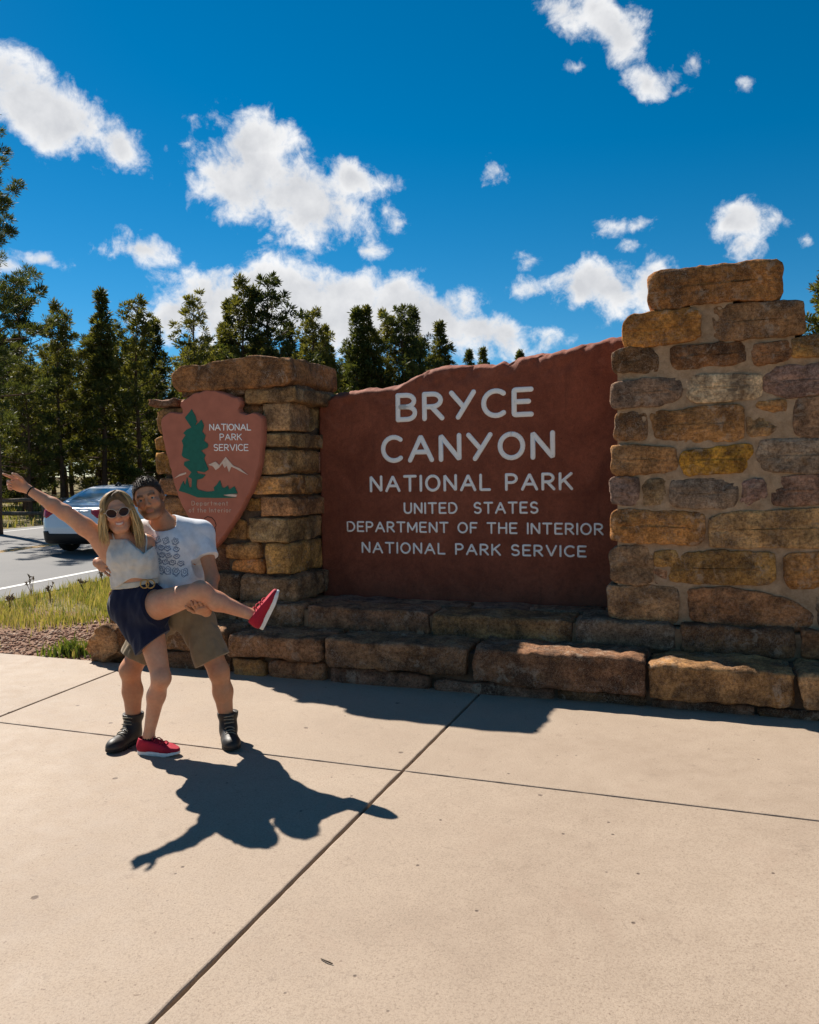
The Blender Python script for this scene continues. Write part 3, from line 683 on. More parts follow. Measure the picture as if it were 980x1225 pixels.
def text_line(text, left, right, cap_l, cap_r, v, parent, stroke=.17, space=.36, gap=.62, mat=None, lift=.006, name='letter'):
    """left/right: baseline ends in photo pixels; cap_l/cap_r: cap height in pixels at the two ends"""
    (ua, za), (ub, zb) = onv(*left, v), onv(*right, v)
    ha = onv(left[0], left[1] - cap_l, v)[1] - za; hb = onv(right[0], right[1] - cap_r, v)[1] - zb
    h = (ha + hb) / 2 * (1 - stroke)
    adv = []; x = 0
    for ch in text:
        if ch == ' ': x += gap; continue
        adv.append((ch, x)); x += G[ch][0] + space
    total = x - space
    su = (ub - ua - stroke * h) / total; r = stroke * h / 2
    for ch, x0 in adv:
        mb = MB()
        for st in G[ch][1]:
            st = smoothpath(st); pts = []
            for (gx, gy) in st:
                uu = ua + r + (x0 + gx) * su; t = (uu - ua) / (ub - ua); zz_ = za + (zb - za) * t + r + gy * (ha + (hb - ha) * t) * (1 - stroke)
                pts.append(wp(uu, v, zz_))
            # round ends
            a = Vector(pts[0]) - Vector(pts[1]); b = Vector(pts[-1]) - Vector(pts[-2]); a.normalize(); b.normalize()
            full = []; rad = []
            for q in (1.0, .92, .7, .38): full.append(Vector(pts[0]) + a * r * q); rad.append(max(.02, math.sqrt(1 - q * q)) * r)
            for q in pts: full.append(Vector(q)); rad.append(r)
            for q in (.38, .7, .92, 1.0): full.append(Vector(pts[-1]) + b * r * q); rad.append(max(.02, math.sqrt(1 - q * q)) * r)
            if Vector(pts[0] - pts[-1]).length < 1e-4 and len(pts) > 8: full = [Vector(q) for q in pts]; rad = [r] * len(pts)
            mb.tube(full, rad, 10, flat=(Vector(WV), lift / r))
        mb.build(name, mat or WHITE, parent, smooth=True)
for args in (('BRYCE', (473.5,505.3), (638.8,498.4), 36.7, 38.0, .215, .33), ('CANYON', (456,554.3), (664.5,549.4), 35.5, 36.4, .215, .33), ('NATIONAL PARK', (442.4,589), (685.7,586.5), 21, 22.8, .205, .33),
             ('UNITED  STATES', (483,615), (644.5,614.7), 14.6, 15.7, .205, .32), ('DEPARTMENT OF THE INTERIOR', (415,636.3), (722.5,640.6), 13.6, 15.6, .20, .31), ('NATIONAL PARK SERVICE', (432.7,661.6), (702,667.2), 14.6, 15.2, .20, .33)):
    text_line(args[0], args[1], args[2], args[3], args[4], VP - .001, SG, stroke=args[5], space=args[6], gap=.62)

# ---------------------------------------------- the arrowhead emblem on the left pillar
def za2(x, y): return onv(160 + x / 3.77, 400 + y / 3.77, VA)
AH = empty('arrowhead_emblem', wp(*[za2(345, 600)[0], VA + .05, 1.05])); tag(AH, 'terracotta arrowhead-shaped emblem board with green tree mounted on left pillar', 'emblem')
outl = [(210,300),(240,280),(270,262),(295,258),(320,250),(365,247),(395,258),(420,265),(445,278),(470,282),(485,305),(472,332),(478,348),(510,362),(545,350),(580,366),(583,420),(580,480),(572,560),(555,640),(522,720),(480,800),(430,880),(385,940),(350,975),(315,935),(270,880),(235,815),(195,730),(175,665),(160,600),(142,530),(128,470),(118,400),(124,372),(158,346),(190,352),(215,355),(217,332),(205,308)]
def arrow_mesh():
    p = np.array([za2(*q) for q in outl]); p = resample(p, .02); n = len(p)
    nz = np.array([[fb((q[0], q[1], 1), 12, 3), fb((q[0], q[1], 8), 12, 3)] for q in p]) * .008; p = p + nz
    c = np.array(za2(345, 560)); d = p - c; R = np.linalg.norm(d, axis=1, keepdims=True); vs = []
    for (ins, dv) in ((.0, .07), (.0, .030), (.004, .016), (.012, .004), (.020, 0)):
        for q in (c + d * (1 - ins / R)): vs.append(wp(q[0], VA + dv + (fb((q[0], q[1], 3), 20, 3) * .008 if 0 < dv < .1 else 0), q[1]))
    fs = [(r * n + j, r * n + (j + 1) % n, (r + 1) * n + (j + 1) % n, (r + 1) * n + j) for r in range(4) for j in range(n)] + [tuple(range(n))[::-1]]
    poly = [Vector(v) for v in vs[4 * n:]]
    fs += [tuple(4 * n + k for k in t) for t in geometry.tessellate_polygon([poly])]
    me = mesh_np('board', vs, fs, False); bm = bmesh.new(); bm.from_mesh(me); bmesh.ops.recalc_face_normals(bm, faces=bm.faces); bm.to_mesh(me); bm.free(); return me
ARED = plain('arrowhead_red', (.42, .145, .090), .75, .25, var=.10, scale=9, bump=.3); AGREEN = plain('emblem_green', (.010, .125, .085), .6, .3); ACREAM = plain('emblem_cream', (.68, .52, .40), .65, .3); ALINE = plain('emblem_dark_line', (.035, .018, .014), .7, .2)
mobj('board', arrow_mesh(), ARED, AH)
def relief(name, pts, mat, t=.006):
    MB().prism([wp(za2(*q)[0], VA - t, za2(*q)[1]) for q in pts], WV * (t + .002)).build(name, mat, AH)
relief('tree_figure', [(262,338),(280,370),(286,395),(276,412),(292,400),(306,385),(318,410),(310,440),(325,455),(318,480),(336,495),(335,510),(305,525),(325,545),(318,560),(330,590),(338,610),(320,622),(286,616),(288,626),(325,634),(310,650),(286,656),(284,690),(292,701),(330,710),(366,706),(362,690),(375,680),(390,657),(400,690),(410,692),(425,682),(432,700),(455,685),(470,718),(430,720),(404,727),(466,737),(370,738),(290,736),(240,716),(205,706),(215,680),(225,662),(233,682),(242,645),(252,690),(262,690),(264,652),(248,642),(262,622),(228,590),(230,575),(256,568),(225,555),(218,545),(225,500),(218,480),(235,455),(225,445),(240,430),(262,420),(248,400),(232,375),(250,355)], AGREEN)
relief('mountain_figure', [(338,588),(370,574),(387,590),(416,553),(450,592),(480,605),(516,634),(482,617),(456,603),(441,597),(431,621),(421,592),(411,602),(401,582),(386,602),(371,612),(360,596)], ACREAM)
relief('hill_figure', [(183,650),(210,630),(238,622),(236,630),(205,640)], ACREAM)
relief('stream_figure', [(408,724),(440,720),(468,723),(464,733),(430,730)], ACREAM, .009)
def zt(t, x0, x1, y, cap, **k):
    q = lambda x: (160 + x / 3.77, 400 + y / 3.77)
    text_line(t, q(x0), q(x1), cap / 3.77, cap / 3.77, VA - .001, AH, lift=.004, **k)
zt('NATIONAL', 341, 530, 434, 33, stroke=.20, space=.22); zt('PARK', 388, 488, 478, 32, stroke=.17, space=.24); zt('SERVICE', 361, 518, 526, 33, stroke=.17, space=.24)
zt('Department', 262, 426, 772, 22, stroke=.13, space=.42, mat=ACREAM); zt('of the Interior', 249, 440, 803, 22, stroke=.13, space=.42, gap=.5, mat=ACREAM)
# line drawing of a bison near the tip
bis = [(318,832),(332,822),(352,826),(366,842),(372,862),(366,872),(370,888),(362,892),(356,878),(344,886),(346,894),(338,892),(336,880),(322,872)]
MB().tube([wp(za2(*q)[0], VA - .001, za2(*q)[1]) for q in bis], .004, 6, flat=(Vector(WV), .6)).build('bison_figure', ALINE, AH)
# ------------------------------------------------------------------ ground, pavement, road
GROUND = m_ground('forest_floor', (.15, .115, .05), (.23, .19, .085), (.075, .055, .028), .35, 3.0)
CINDER = m_ground('cinder_gravel', (.24, .145, .10), (.32, .20, .14), (.16, .095, .065), 2.0, 45)
gz = -.05
tag(mobj('ground', mesh_np('ground', [(-600, -200, gz), (600, -200, gz), (600, 900, gz), (-600, 900, gz)], [(0, 1, 2, 3)], False), GROUND, origin=(0, 0, gz)), kind='structure')

def uvw(p): d = np.asarray(p, float) - W0; return float(d @ WU), float(d @ WV)
PV = tag(mobj('pavement', mesh_np('pavement', [wp(-9, -10, -.035), wp(9, -10, -.035), wp(9, .55, -.035), wp(-2.9, .55, -.035), wp(-2.9, .16, -.035), wp(-9, .12, -.035)], [(0, 1, 2, 3, 4, 5)], False), plain('joint_filler', (.12, .062, .040), .95, .1, scale=40), origin=wp(0, 0, -.035)), kind='structure')
UA, VB = onz(482, 922, 0)
ca, cb_ = onz(138, 803, 0), onz(0, 857, 0)
def slab(poly, gap):
    p = np.array(poly, float); c = p.mean(0)
    # shrink each side by half its joint
    n = len(p); q = []
    for i in range(n):
        a, b, d = p[i - 1], p[i], p[(i + 1) % n]
        e1 = (b - a) / np.linalg.norm(b - a); e2 = (d - b) / np.linalg.norm(d - b)
        n1 = np.array([-e1[1], e1[0]]); n2 = np.array([-e2[1], e2[0]]); g1, g2 = gap[i - 1] / 2, gap[i] / 2
        q.append(b + (n1 * g1 + n2 * g2))
    q = np.array(q); cc = q.mean(0); vs = []
    # edges follow the joint unevenly
    ring = []
    for i in range(n):
        a, b = q[i], q[(i + 1) % n]; m = max(2, int(np.linalg.norm(b - a) / .05)); m = min(m, 160)
        nn = np.array([-(b - a)[1], (b - a)[0]]) / np.linalg.norm(b - a)
        for k in range(m):
            w = a + (b - a) * k / m; ring.append((w + nn * (fb((w[0], w[1], 2), 9, 3) * .0035), nn))
    for (ins, z) in ((0, -.034), (0, -.008), (.003, -.002), (.009, 0)):
        for (w, nn) in ring: vs.append(wp(*(w + nn * ins), z))
    m = len(ring); fs = [(r * m + j, r * m + (j + 1) % m, (r + 1) * m + (j + 1) % m, (r + 1) * m + j) for r in range(3) for j in range(m)]
    fs.append(tuple(3 * m + j for j in range(m)))
    return mobj('slab', mesh_np('slab', vs, fs, False), PAVE, PV)
gA, gB = .017, .011
u_l = [-9.0, UA - 3.9, UA, UA + 3.05, UA + 6.1, 9.0]; v_l = [-10.0, VB - 6.2, VB - 3.1, VB]
for i in range(5):
    for j in range(3): slab([(u_l[i], v_l[j]), (u_l[i + 1], v_l[j]), (u_l[i + 1], v_l[j + 1]), (u_l[i], v_l[j + 1])], (gB, gA, gB, gA))
ub = ca[0] + (cb_[0] - ca[0]) * (VB - ca[1]) / (cb_[1] - ca[1]); ut = ca[0] + (ca[0] - cb_[0]) * (.14 - ca[1]) / (ca[1] - cb_[1])
slab([(-9, VB), (ub, VB), (ut, .13), (-9, .12)], (gB, gA, gB, gA)); slab([(ub, VB), (UA, VB), (UA, .5), (-2.9, .5), (-2.9, .14), (ut, .13)], (gB, gA, gB, gB, gB, gA))
slab([(UA, VB), (UA + 3.05, VB), (UA + 3.05, .5), (UA, .5)], (gB, gA, gB, gA)); slab([(UA + 3.05, VB), (UA + 6.1, VB), (UA + 6.1, .5), (UA + 3.05, .5)], (gB, gA, gB, gA))
# a fallen twig on the pavement
tw = [ground(384, 1147, .004), ground(391, 1150, .006), ground(398, 1153, .004)]
tag(MB().tube(tw, [.002, .0028, .002], 6).build('twig', plain('twig_brown', (.05, .035, .02)), smooth=True), 'tiny dark twig lying on the pavement near the camera', 'twig')

# the road bends to the right behind the sign; right edge line first
def road_path():
    h = math.radians(75); p = np.array([-6.25, 12.34]); pts = []
    back = p - np.array([math.cos(h), math.sin(h)]) * 60; pts.append(back); pts.append(p - np.array([math.cos(h), math.sin(h)]) * 6); pts.append(p)
    q = p.copy(); hh = h
    for k in range(70):
        q = q + np.array([math.cos(hh), math.sin(hh)]) * 2.0; pts.append(q.copy())
        if 4 < k < 16: hh -= math.radians(1.9)
    return np.array(pts)
RPATH = road_path(); _t = np.gradient(RPATH, axis=0); _t /= np.linalg.norm(_t, axis=1, keepdims=True); RN = np.stack([_t[:, 1], -_t[:, 0]], 1)   # to the right
def strip(name, a, b, z, mat, parent=None):
    L_, R_ = RPATH + RN * a, RPATH + RN * b; n = len(L_)
    vs = [(x, y, z) for x, y in L_] + [(x, y, z) for x, y in R_]
    return mobj(name, mesh_np(name, vs, [(i, n + i, n + i + 1, i + 1) for i in range(n - 1)], False), mat, parent)
ROAD = tag(strip('road', -10.3, .95, -.034, ASPH), kind='structure')
LW = plain('road_white', (.62, .61, .58), .8, .2, scale=12, var=.2); LY = plain('road_yellow', (.50, .29, .06), .8, .2, scale=12, var=.2)
strip('edge_line', -.07, .07, -.030, LW, ROAD); strip('edge_line', -9.5, -9.36, -.030, LW, ROAD); strip('centre_line', -4.75, -4.64, -.030, LY, ROAD); strip('centre_line', -4.52, -4.41, -.030, LY, ROAD)
_vs = [wp(-14, .12, -.044), wp(-2.7, .13, -.044), wp(-2.7, 2.2, -.044), wp(-14, 3.0, -.044)]
tag(mobj('verge', mesh_np('verge', _vs, [(0, 1, 2, 3)], False), CINDER), kind='structure')
def road_off(x, y):
    d = (RPATH[:, 0] - x) ** 2 + (RPATH[:, 1] - y) ** 2
    k = int(np.argmin(d)); return float((np.array([x, y]) - RPATH[k]) @ RN[k])

# loose cinder gravel
rng = np.random.default_rng(3)
def scatter_mesh(name, pts, sizes, seed, mats):
    """small faceted pebbles, one mesh"""
    r = np.random.default_rng(seed); base = np.array([(1, 0, 0), (-1, 0, 0), (0, 1, 0), (0, -1, 0), (0, 0, 1), (0, 0, -1)], float)
    tri = np.array([(0, 2, 4), (2, 1, 4), (1, 3, 4), (3, 0, 4), (2, 0, 5), (1, 2, 5), (3, 1, 5), (0, 3, 5)])
    n = len(pts); V = np.repeat(base[None], n, 0) * (r.uniform(.55, 1.2, (n, 6, 1))) * np.array([1, 1, .65])
    a = r.uniform(0, 6.28, n); c, s = np.cos(a), np.sin(a); x = V[..., 0] * c[:, None] - V[..., 1] * s[:, None]; y = V[..., 0] * s[:, None] + V[..., 1] * c[:, None]
    V = np.stack([x, y, V[..., 2]], -1) * sizes[:, None, None] + pts[:, None]
    Fc = (tri[None] + (np.arange(n) * 6)[:, None, None]).reshape(-1, 3)
    me = mesh_np(name, V.reshape(-1, 3), Fc, False)
    for m in mats: me.materials.append(m)
    me.polygons.foreach_set('material_index', np.repeat(r.integers(0, len(mats), n), 8).astype(np.int32)); return me
uu = rng.uniform(-9.5, -2.75, 11000); vv = rng.uniform(.14, 2.3, 11000)
keep = np.array([fb((a, b, 1), 1.6, 3) * .5 + b < 1.0 + .75 * max(0, min(1, (a + 5.6) / 1.2)) + rng.uniform(-.2, .3) for a, b in zip(uu, vv)])
pts = np.array([wp(a, b, -.038) for a, b in zip(uu[keep], vv[keep])]); sz = rng.gamma(3, .0042, len(pts)) + .006
gm = [plain('cinder_red', (.28, .16, .11), .95, .1, var=.3), plain('cinder_brown', (.20, .11, .075), .95, .1, var=.3), plain('cinder_pale', (.42, .30, .22), .95, .1, var=.3)]
me = scatter_mesh('gravel', pts, sz, 4, gm); o = mobj('gravel', me); tag(o, 'reddish loose gravel beside the pavement and boulder', 'gravel', kind='stuff')

def grass_mesh(name, pts, hts, wid, seed, mats, probs, bend=.5):
    r = np.random.default_rng(seed); n = len(pts); a = r.uniform(0, 6.283, n); d = np.stack([np.cos(a), np.sin(a), np.zeros(n)], 1)
    lean = r.uniform(.05, bend, n)[:, None]; ax = r.uniform(0, 6.283, n); ld = np.stack([np.cos(ax), np.sin(ax), np.zeros(n)], 1)
    w = (wid * r.uniform(.6, 1.4, n))[:, None]; h = hts[:, None]; up = np.array([0, 0, 1.0])
    p0, p1 = pts - d * w, pts + d * w; m = pts + up * h * .55 + ld * h * lean * .25; m0, m1 = m - d * w * .75, m + d * w * .75; t = pts + up * h * (1 - lean * .3) + ld * h * lean
    V = np.stack([p0, p1, m1, m0, t], 1).reshape(-1, 3); b = np.arange(n) * 5
    me = bpy.data.meshes.new(name); fs = np.concatenate([np.stack([b, b + 1, b + 2], 1), np.stack([b, b + 2, b + 3], 1), np.stack([b + 3, b + 2, b + 4], 1)], 1).reshape(-1, 3)
    me = mesh_np(name, V, fs, False)
    for q in mats: me.materials.append(q)
    me.polygons.foreach_set('material_index', np.repeat(r.choice(len(mats), n, p=probs), 3).astype(np.int32)); return me
GRS = [m_leaf('grass_green', (.085, .13, .028), (.17, .21, .05), .35), m_leaf('grass_straw', (.34, .27, .11), (.50, .41, .19), .3), m_leaf('grass_yellow', (.22, .22, .05), (.33, .30, .085), .35)]
def grass_zone(n, fn, hmin, hmax, wid, seed, name, label, probs):
    r = np.random.default_rng(seed); pts = []; 
    while len(pts) < n:
        q = fn(r)
        if q is not None: pts.append(q)
    pts = np.array(pts); h = r.uniform(hmin, hmax, n) * (.75 + .5 * r.random(n) ** 3)
    o = mobj(name, grass_mesh(name, pts, h, wid, seed, GRS, probs), None); tag(o, label, 'grass', kind='stuff'); return o
def z_verge(r):
    u, v = r.uniform(-10, -1.6), r.uniform(.35, 7.5); p = wp(u, v, -.045)
    if u > -2.75 and v < 2.0: return None
    off = road_off(p[0], p[1])
    if off < .85 + r.uniform(0, .25): return None
    lim = 1.0 + .75 * max(0, min(1, (u + 5.6) / 1.2))
    k = fb((p[0], p[1], 3), 1.1, 3)
    if v < lim + r.uniform(-.1, .35) - k * .3: return None if r.random() > .012 else p
    if k < -.15 and r.random() < .7: return None
    return p
grass_zone(30000, z_verge, .06, .20, .0050, 7, 'verge_grass', 'dry yellow-green grass between the gravel and the road', (.24, .40, .36))
def z_far(r):
    p = np.array([r.uniform(-40, 6), r.uniform(20, 60), gz]); off = road_off(p[0], p[1])
    if off > -10.5: return None
    if fb((p[0], p[1], 5), .25, 3) < -.1: return None
    return p
grass_zone(16000, z_far, .15, .40, .02, 8, 'meadow_grass', 'sunlit yellow grass under the trees across the road', (.22, .36, .42))
# weeds with seed heads along the verge, each one a plant
WEED = [m_leaf('weed_brown', (.16, .10, .05), (.26, .17, .08), .2)]
def weed(px, py, h, label, seed):
    g = ground(px, py, -.045); r = random.Random(seed); root = empty('weed', g); tag(root, label, 'weed', 'dry weeds along the road verge')
    st = MB(); hd = MB()
    for k in range(4):
        a = r.uniform(0, 6.28); top = Vector(g) + Vector((math.cos(a) * h * r.uniform(.08, .28), math.sin(a) * h * .2, h * r.uniform(.7, 1)))
        mid = (Vector(g) + top) / 2 + Vector((math.cos(a), math.sin(a), 0)) * -.03; st.tube([g, mid, top], [.005, .004, .003], 5)
        for q in range(9):
            t = r.uniform(.0, .22); c = top + (Vector(mid) - top) * t * 2; d = Vector((r.uniform(-1, 1), r.uniform(-1, 1), r.uniform(-.2, 1))).normalized()
            hd.tube([c, c + d * r.uniform(.015, .04)], [.009, .003], 4)
    st.build('stem', WEED[0], root); tag(hd.build('seed_head', WEED[0], root), kind='stuff')
for k, (px, py, h, lb) in enumerate(((38, 718, .36, 'tallest dry brown weed with seed heads at the road edge'), (12, 735, .30, 'dry weed at the left picture edge on the verge'), (60, 722, .28, 'short brown weed right of the tallest weed on the verge'), (98, 712, .26, 'dry brown weed on the verge below the raised arm'), (122, 705, .30, 'dry weed on the verge close behind the woman'))): weed(px, py, h, lb, 40 + k)
# a leafy clump at the foot of the boulder
def z_clump(r):
    g = ground(84, 786, -.04); a = r.uniform(0, 6.28); q = abs(r.normal(0, .13)); return np.array([g[0] + math.cos(a) * q * 1.2, g[1] + .08 + math.sin(a) * q * .7, -.045])
o = grass_zone(420, z_clump, .08, .20, .009, 9, 'green_weed_clump', 'green leafy clump at the left foot of the end boulder', (.75, .05, .2))

# ------------------------------------------------------------------ rail fence across the road
FW = m_bark('weathered_rail', (.09, .07, .055), (.20, .16, .125))
def fence():
    a = np.array([-21.0, 26.6]); b = np.array([-11.2, 30.0]); n = 5; pts = [a + (b - a) * k / n for k in range(n + 1)]
    root = empty('rail_fence', (a[0], a[1], gz)); tag(root, 'weathered split rail fence among the pines across the road', 'fence')
    for p in pts: MB().tube([(p[0], p[1], gz - .1), (p[0] + .01, p[1], gz + .6), (p[0], p[1], gz + 1.15)], [.10, .095, .085], 9).build('post', FW, root, smooth=True)
    for p, q in zip(pts[:-1], pts[1:]):
        for z in (.42, .88):
            e = (q - p) * .04; j = random.uniform(-.05, .05)
            MB().tube([(p[0] - e[0], p[1] - e[1], gz + z + j), ((p[0] + q[0]) / 2, (p[1] + q[1]) / 2, gz + z - .02), (q[0] + e[0], q[1] + e[1], gz + z - j)], [.065, .075, .06], 8).build('rail', FW, root, smooth=True)
fence()
# ------------------------------------------------------------------ pines
NEED = [m_leaf('needles_dark', (.030, .042, .015), (.10, .112, .032), .42), m_leaf('needles_olive', (.055, .062, .017), (.17, .160, .042), .45)]
BARK = m_bark()
def pine_meshes(seed, H=13.0, style='pine', R=2.3, base=.28, dens=1.0, ns=1.0):
    """trunk and crown of one pine: whorls of drooping or rising boughs carrying needle tufts"""
    r = np.random.default_rng(seed); lean = r.uniform(-.25, .25, 2)
    def axis(z): t = z / H; return np.array([lean[0] * t * t + .06 * math.sin(z * .7 + seed), lean[1] * t * t + .06 * math.cos(z * .6 + seed), z])
    tr = MB(); zs = np.linspace(-.3, H * .985, 16); r0 = .0115 * H + .03
    tr.tube([axis(z) for z in zs], [max(.012, r0 * (1 - max(0, z) / H) ** .85 + (.05 if z < .2 else 0)) for z in zs], 9)
    T = []   # tuft positions, directions, size
    z = H * base; k = 0
    if style != 'fir':     # bare dead snags under the crown
        for _ in range(int(10 * dens)):
            zz = r.uniform(H * base * .35, H * base * 1.1); a = r.uniform(0, 6.283); p0 = axis(zz); L = r.uniform(.4, 1.5)
            tr.tube([p0, p0 + np.array([math.cos(a), math.sin(a), -.12]) * L], [.022, .006], 4, caps=False)
    while z < H * .99:
        t = (z - H * base) / (H * (1 - base))
        if style == 'fir': prof = (1 - t) ** .9 * (.55 + .45 * min(1, t * 6)) + .03
        else: prof = (1 - t) ** .62 * (.62 + .38 * min(1, t * 3.2)) * (.82 + .26 * math.sin(k * 1.9 + seed)) + .04
        nb = int(r.integers(4, 7)) if t < .85 else 4
        for b in range(nb):
            if r.random() < (.20 if style == 'fir' else .34): continue
            a = 6.283 * b / nb + k * 1.1 + r.uniform(-.35, .35); L = R * prof * r.uniform(.5, 1.15)
            rise = (.22 + .75 * t if style != 'fir' else -.10 + .8 * t) + r.uniform(-.16, .16)
            p0 = axis(z + r.uniform(-.12, .12)); d = np.array([math.cos(a), math.sin(a), rise]); d /= np.linalg.norm(d); side = np.array([-math.sin(a), math.cos(a), 0])
            tip = p0 + d * L + np.array([0, 0, L * (.12 if style != 'fir' else -.05)]); mid = p0 + d * L * .55 - np.array([0, 0, .05 * L])
            if L > .35: tr.tube([p0, mid, tip], [.010 + .012 * L, .006 + .006 * L, .004], 4, caps=False)
            ncl = max(1, int(round(L * (1.75 if style != 'fir' else 2.1) * dens)))
            for q in range(ncl):                       # needle clumps along the outer bough and its side twigs
                s = (.38 if style != 'fir' else .25) + .66 * (q + r.uniform(.2, .9)) / ncl; s = min(s, 1.02)
                c0 = p0 * (1 - s) ** 2 + mid * 2 * s * (1 - s) + tip * s * s + side * r.normal(0, .17) * L * (1.2 - s) + np.array([0, 0, r.normal(.05, .07)])
                cr_ = r.uniform(.10, .21) * (1.0 if L > .8 else .75); nt = int(r.integers(5, 9) / ns ** .9)
                for _ in range(nt):
                    o = r.normal(0, 1, 3) * np.array([1, 1, .55]); o *= cr_ * r.uniform(.3, 1) / (np.linalg.norm(o) + 1e-6)
                    dd = o / cr_ + d * .5 + np.array([0, 0, .45]); T.append((c0 + o, dd / np.linalg.norm(dd), r.uniform(.75, 1.2)))
        z += r.uniform(.42, .78) * (1.0 if style != 'fir' else .72) * (1 - .45 * t); k += 1
    T.append((axis(H * .99), np.array([0, 0, 1.0]), 1.2)); T.append((axis(H * .97), np.array([.3, 0, 1.0]), 1.1)); T.append((axis(H * .95), np.array([-.3, .2, 1.0]), 1.1))
    C = np.array([t[0] for t in T]); Dn = np.array([t[1] for t in T]); S = np.array([t[2] for t in T]); nn = 9 if ns == 1 else 16; n = len(C)
    # needles fan out of each tuft
    rv = r.normal(0, 1, (n, nn, 3)); dirs = Dn[:, None] * .85 + rv * .62; dirs /= np.linalg.norm(dirs, axis=2, keepdims=True)
    ln = (S[:, None] * r.uniform(.16, .34, (n, nn)))[..., None] * ns ** .7; st = C[:, None] + rv * .055 + dirs * .02
    cr = np.cross(dirs, r.normal(0, 1, (n, nn, 3))); cr /= np.linalg.norm(cr, axis=2, keepdims=True) + 1e-9; w = r.uniform(.020, .042, (n, nn, 1)) * ns
    V = np.stack([st - cr * w * .5, st + cr * w * .5, st + dirs * ln * .6 + cr * w, st + dirs * ln, st + dirs * ln * .6 - cr * w], 2).reshape(-1, 3)
    b = np.arange(n * nn) * 5; fs = np.concatenate([np.stack([b, b + 1, b + 2], 1), np.stack([b, b + 2, b + 4], 1), np.stack([b + 4, b + 2, b + 3], 1)], 1).reshape(-1, 3)
    cm = mesh_np('crown', V, fs, False); tm = mesh_np('trunk', [tuple(v) for v in tr.v], tr.f, True)
    return tm, cm, H
PINE = []
for (sd_, st, R, ba, de) in ((1, 'pine', 4.0, .22, 1.0), (2, 'pine', 3.6, .18, 1.0), (3, 'fir', 3.6, .10, 1.0), (4, 'pine', 4.3, .28, .9), (5, 'fir', 3.3, .08, 1.0), (6, 'pine', 3.6, .14, .7), (7, 'pine', 4.0, .32, 1.0)):
    tm, cm, H = pine_meshes(sd_, 13.0, st, R, ba, de); tm.materials.append(BARK); cm.materials.append(NEED[0] if sd_ in (1, 3, 7) else NEED[1]); PINE.append((tm, cm, H))
tm, cm, H = pine_meshes(14, 16.0, 'pine', 3.0, .22, .85, .42); tm.materials.append(BARK); cm.materials.append(NEED[0]); PINE.append((tm, cm, H))
def pine(x, y, h, var, rz, label, wide=1.0, group='pines of the forest edge'):
    tm, cm, H = PINE[var]; s = h / H
    root = empty('pine_tree', (x, y, gz), rz); root.scale = (s * wide, s * wide, s); tag(root, label, 'tree', group)
    for nm, me in (('trunk', tm), ('crown', cm)): o = bpy.data.objects.new(nm, me); COL.objects.link(o); o.parent = root
    return root
def pine_at(px, py, D, var, rz, label, wide=1.0):
    p = P(px, py, D); return pine(p[0], D, p[2] - gz, var, rz, label, wide)
NAMED = [
 (-24, 128, 24, 7, 2.4, 'tall near pine whose boughs enter at the left picture edge', 1.05),
 (22, 336, 36, 0, 1.0, 'dark pine with ragged top at far left below the near boughs', 1.0),
 (66, 367, 37, 1, 2.0, 'slim dark pine second from the left edge, above the raised hand', .9),
 (118, 349, 38, 4, .7, 'tall olive pine with pointed top left of the emblem pillar', 1.05),
 (160, 361, 40, 1, 3.3, 'dense pine between the olive pine and the emblem pillar', 1.05),
 (185, 385, 43, 2, 1.2, 'shorter dark pine just left of the emblem pillar', 1.0),
 (231, 356, 44, 5, 2.2, 'sparse see-through pine rising left behind the pillar cap', 1.1),
 (269, 362, 48, 4, .2, 'narrow pine directly behind the pillar cap, left of the tallest pair', 1.0),
 (288, 338, 47, 1, 1.9, 'left one of the two tallest pines above the pillar cap', 1.0),
 (322, 335, 47, 0, 2.7, 'right one of the two tallest pines above the pillar cap', 1.15),
 (348, 388, 52, 2, .5, 'short pine behind the right end of the pillar cap', 1.0),
 (374, 374, 50, 1, 4.1, 'olive pine above the joint of left pillar and sign slab', 1.0),
 (392, 392, 54, 4, 3.0, 'low pine just right of the left pillar', 1.0),
 (425, 371, 57, 2, 1.4, 'first pine of the dark row above the left part of the sign', 1.0),
 (443, 369, 57, 4, 2.4, 'second pine of the dark row above the word top line', 1.0),
 (462, 377, 59, 1, .9, 'third pine of the dark row above the sign', 1.0),
 (480, 370, 58, 0, 3.6, 'fourth pine of the dark row above the sign, with broad top', 1.0),
 (497, 369, 59, 2, 5.0, 'fifth pine of the dark row above the sign', .9),
 (528, 387, 64, 4, 1.1, 'last pointed pine at the right end of the dark row', 1.15),
 (563, 420, 95, 2, .3, 'tiny far pine top peeking over the slab, left of two', 1.0),
 (580, 418, 95, 4, 1.3, 'tiny far pine top peeking over the slab, right of two', 1.0),
 (619, 421, 110, 2, 2.3, 'smallest far pine tip over the middle of the slab', 1.0),
 (1004, 268, 34, 4, .6, 'green pine at the right picture edge behind the tall pillar', 1.0),
]
for a in NAMED: pine_at(a[0], a[1], a[2], a[3], a[4], a[5], a[6])
rt = random.Random(21); PL = [(P(a[0], a[1], a[2])[0], a[2]) for a in NAMED]; cnt = 0; tries = 0
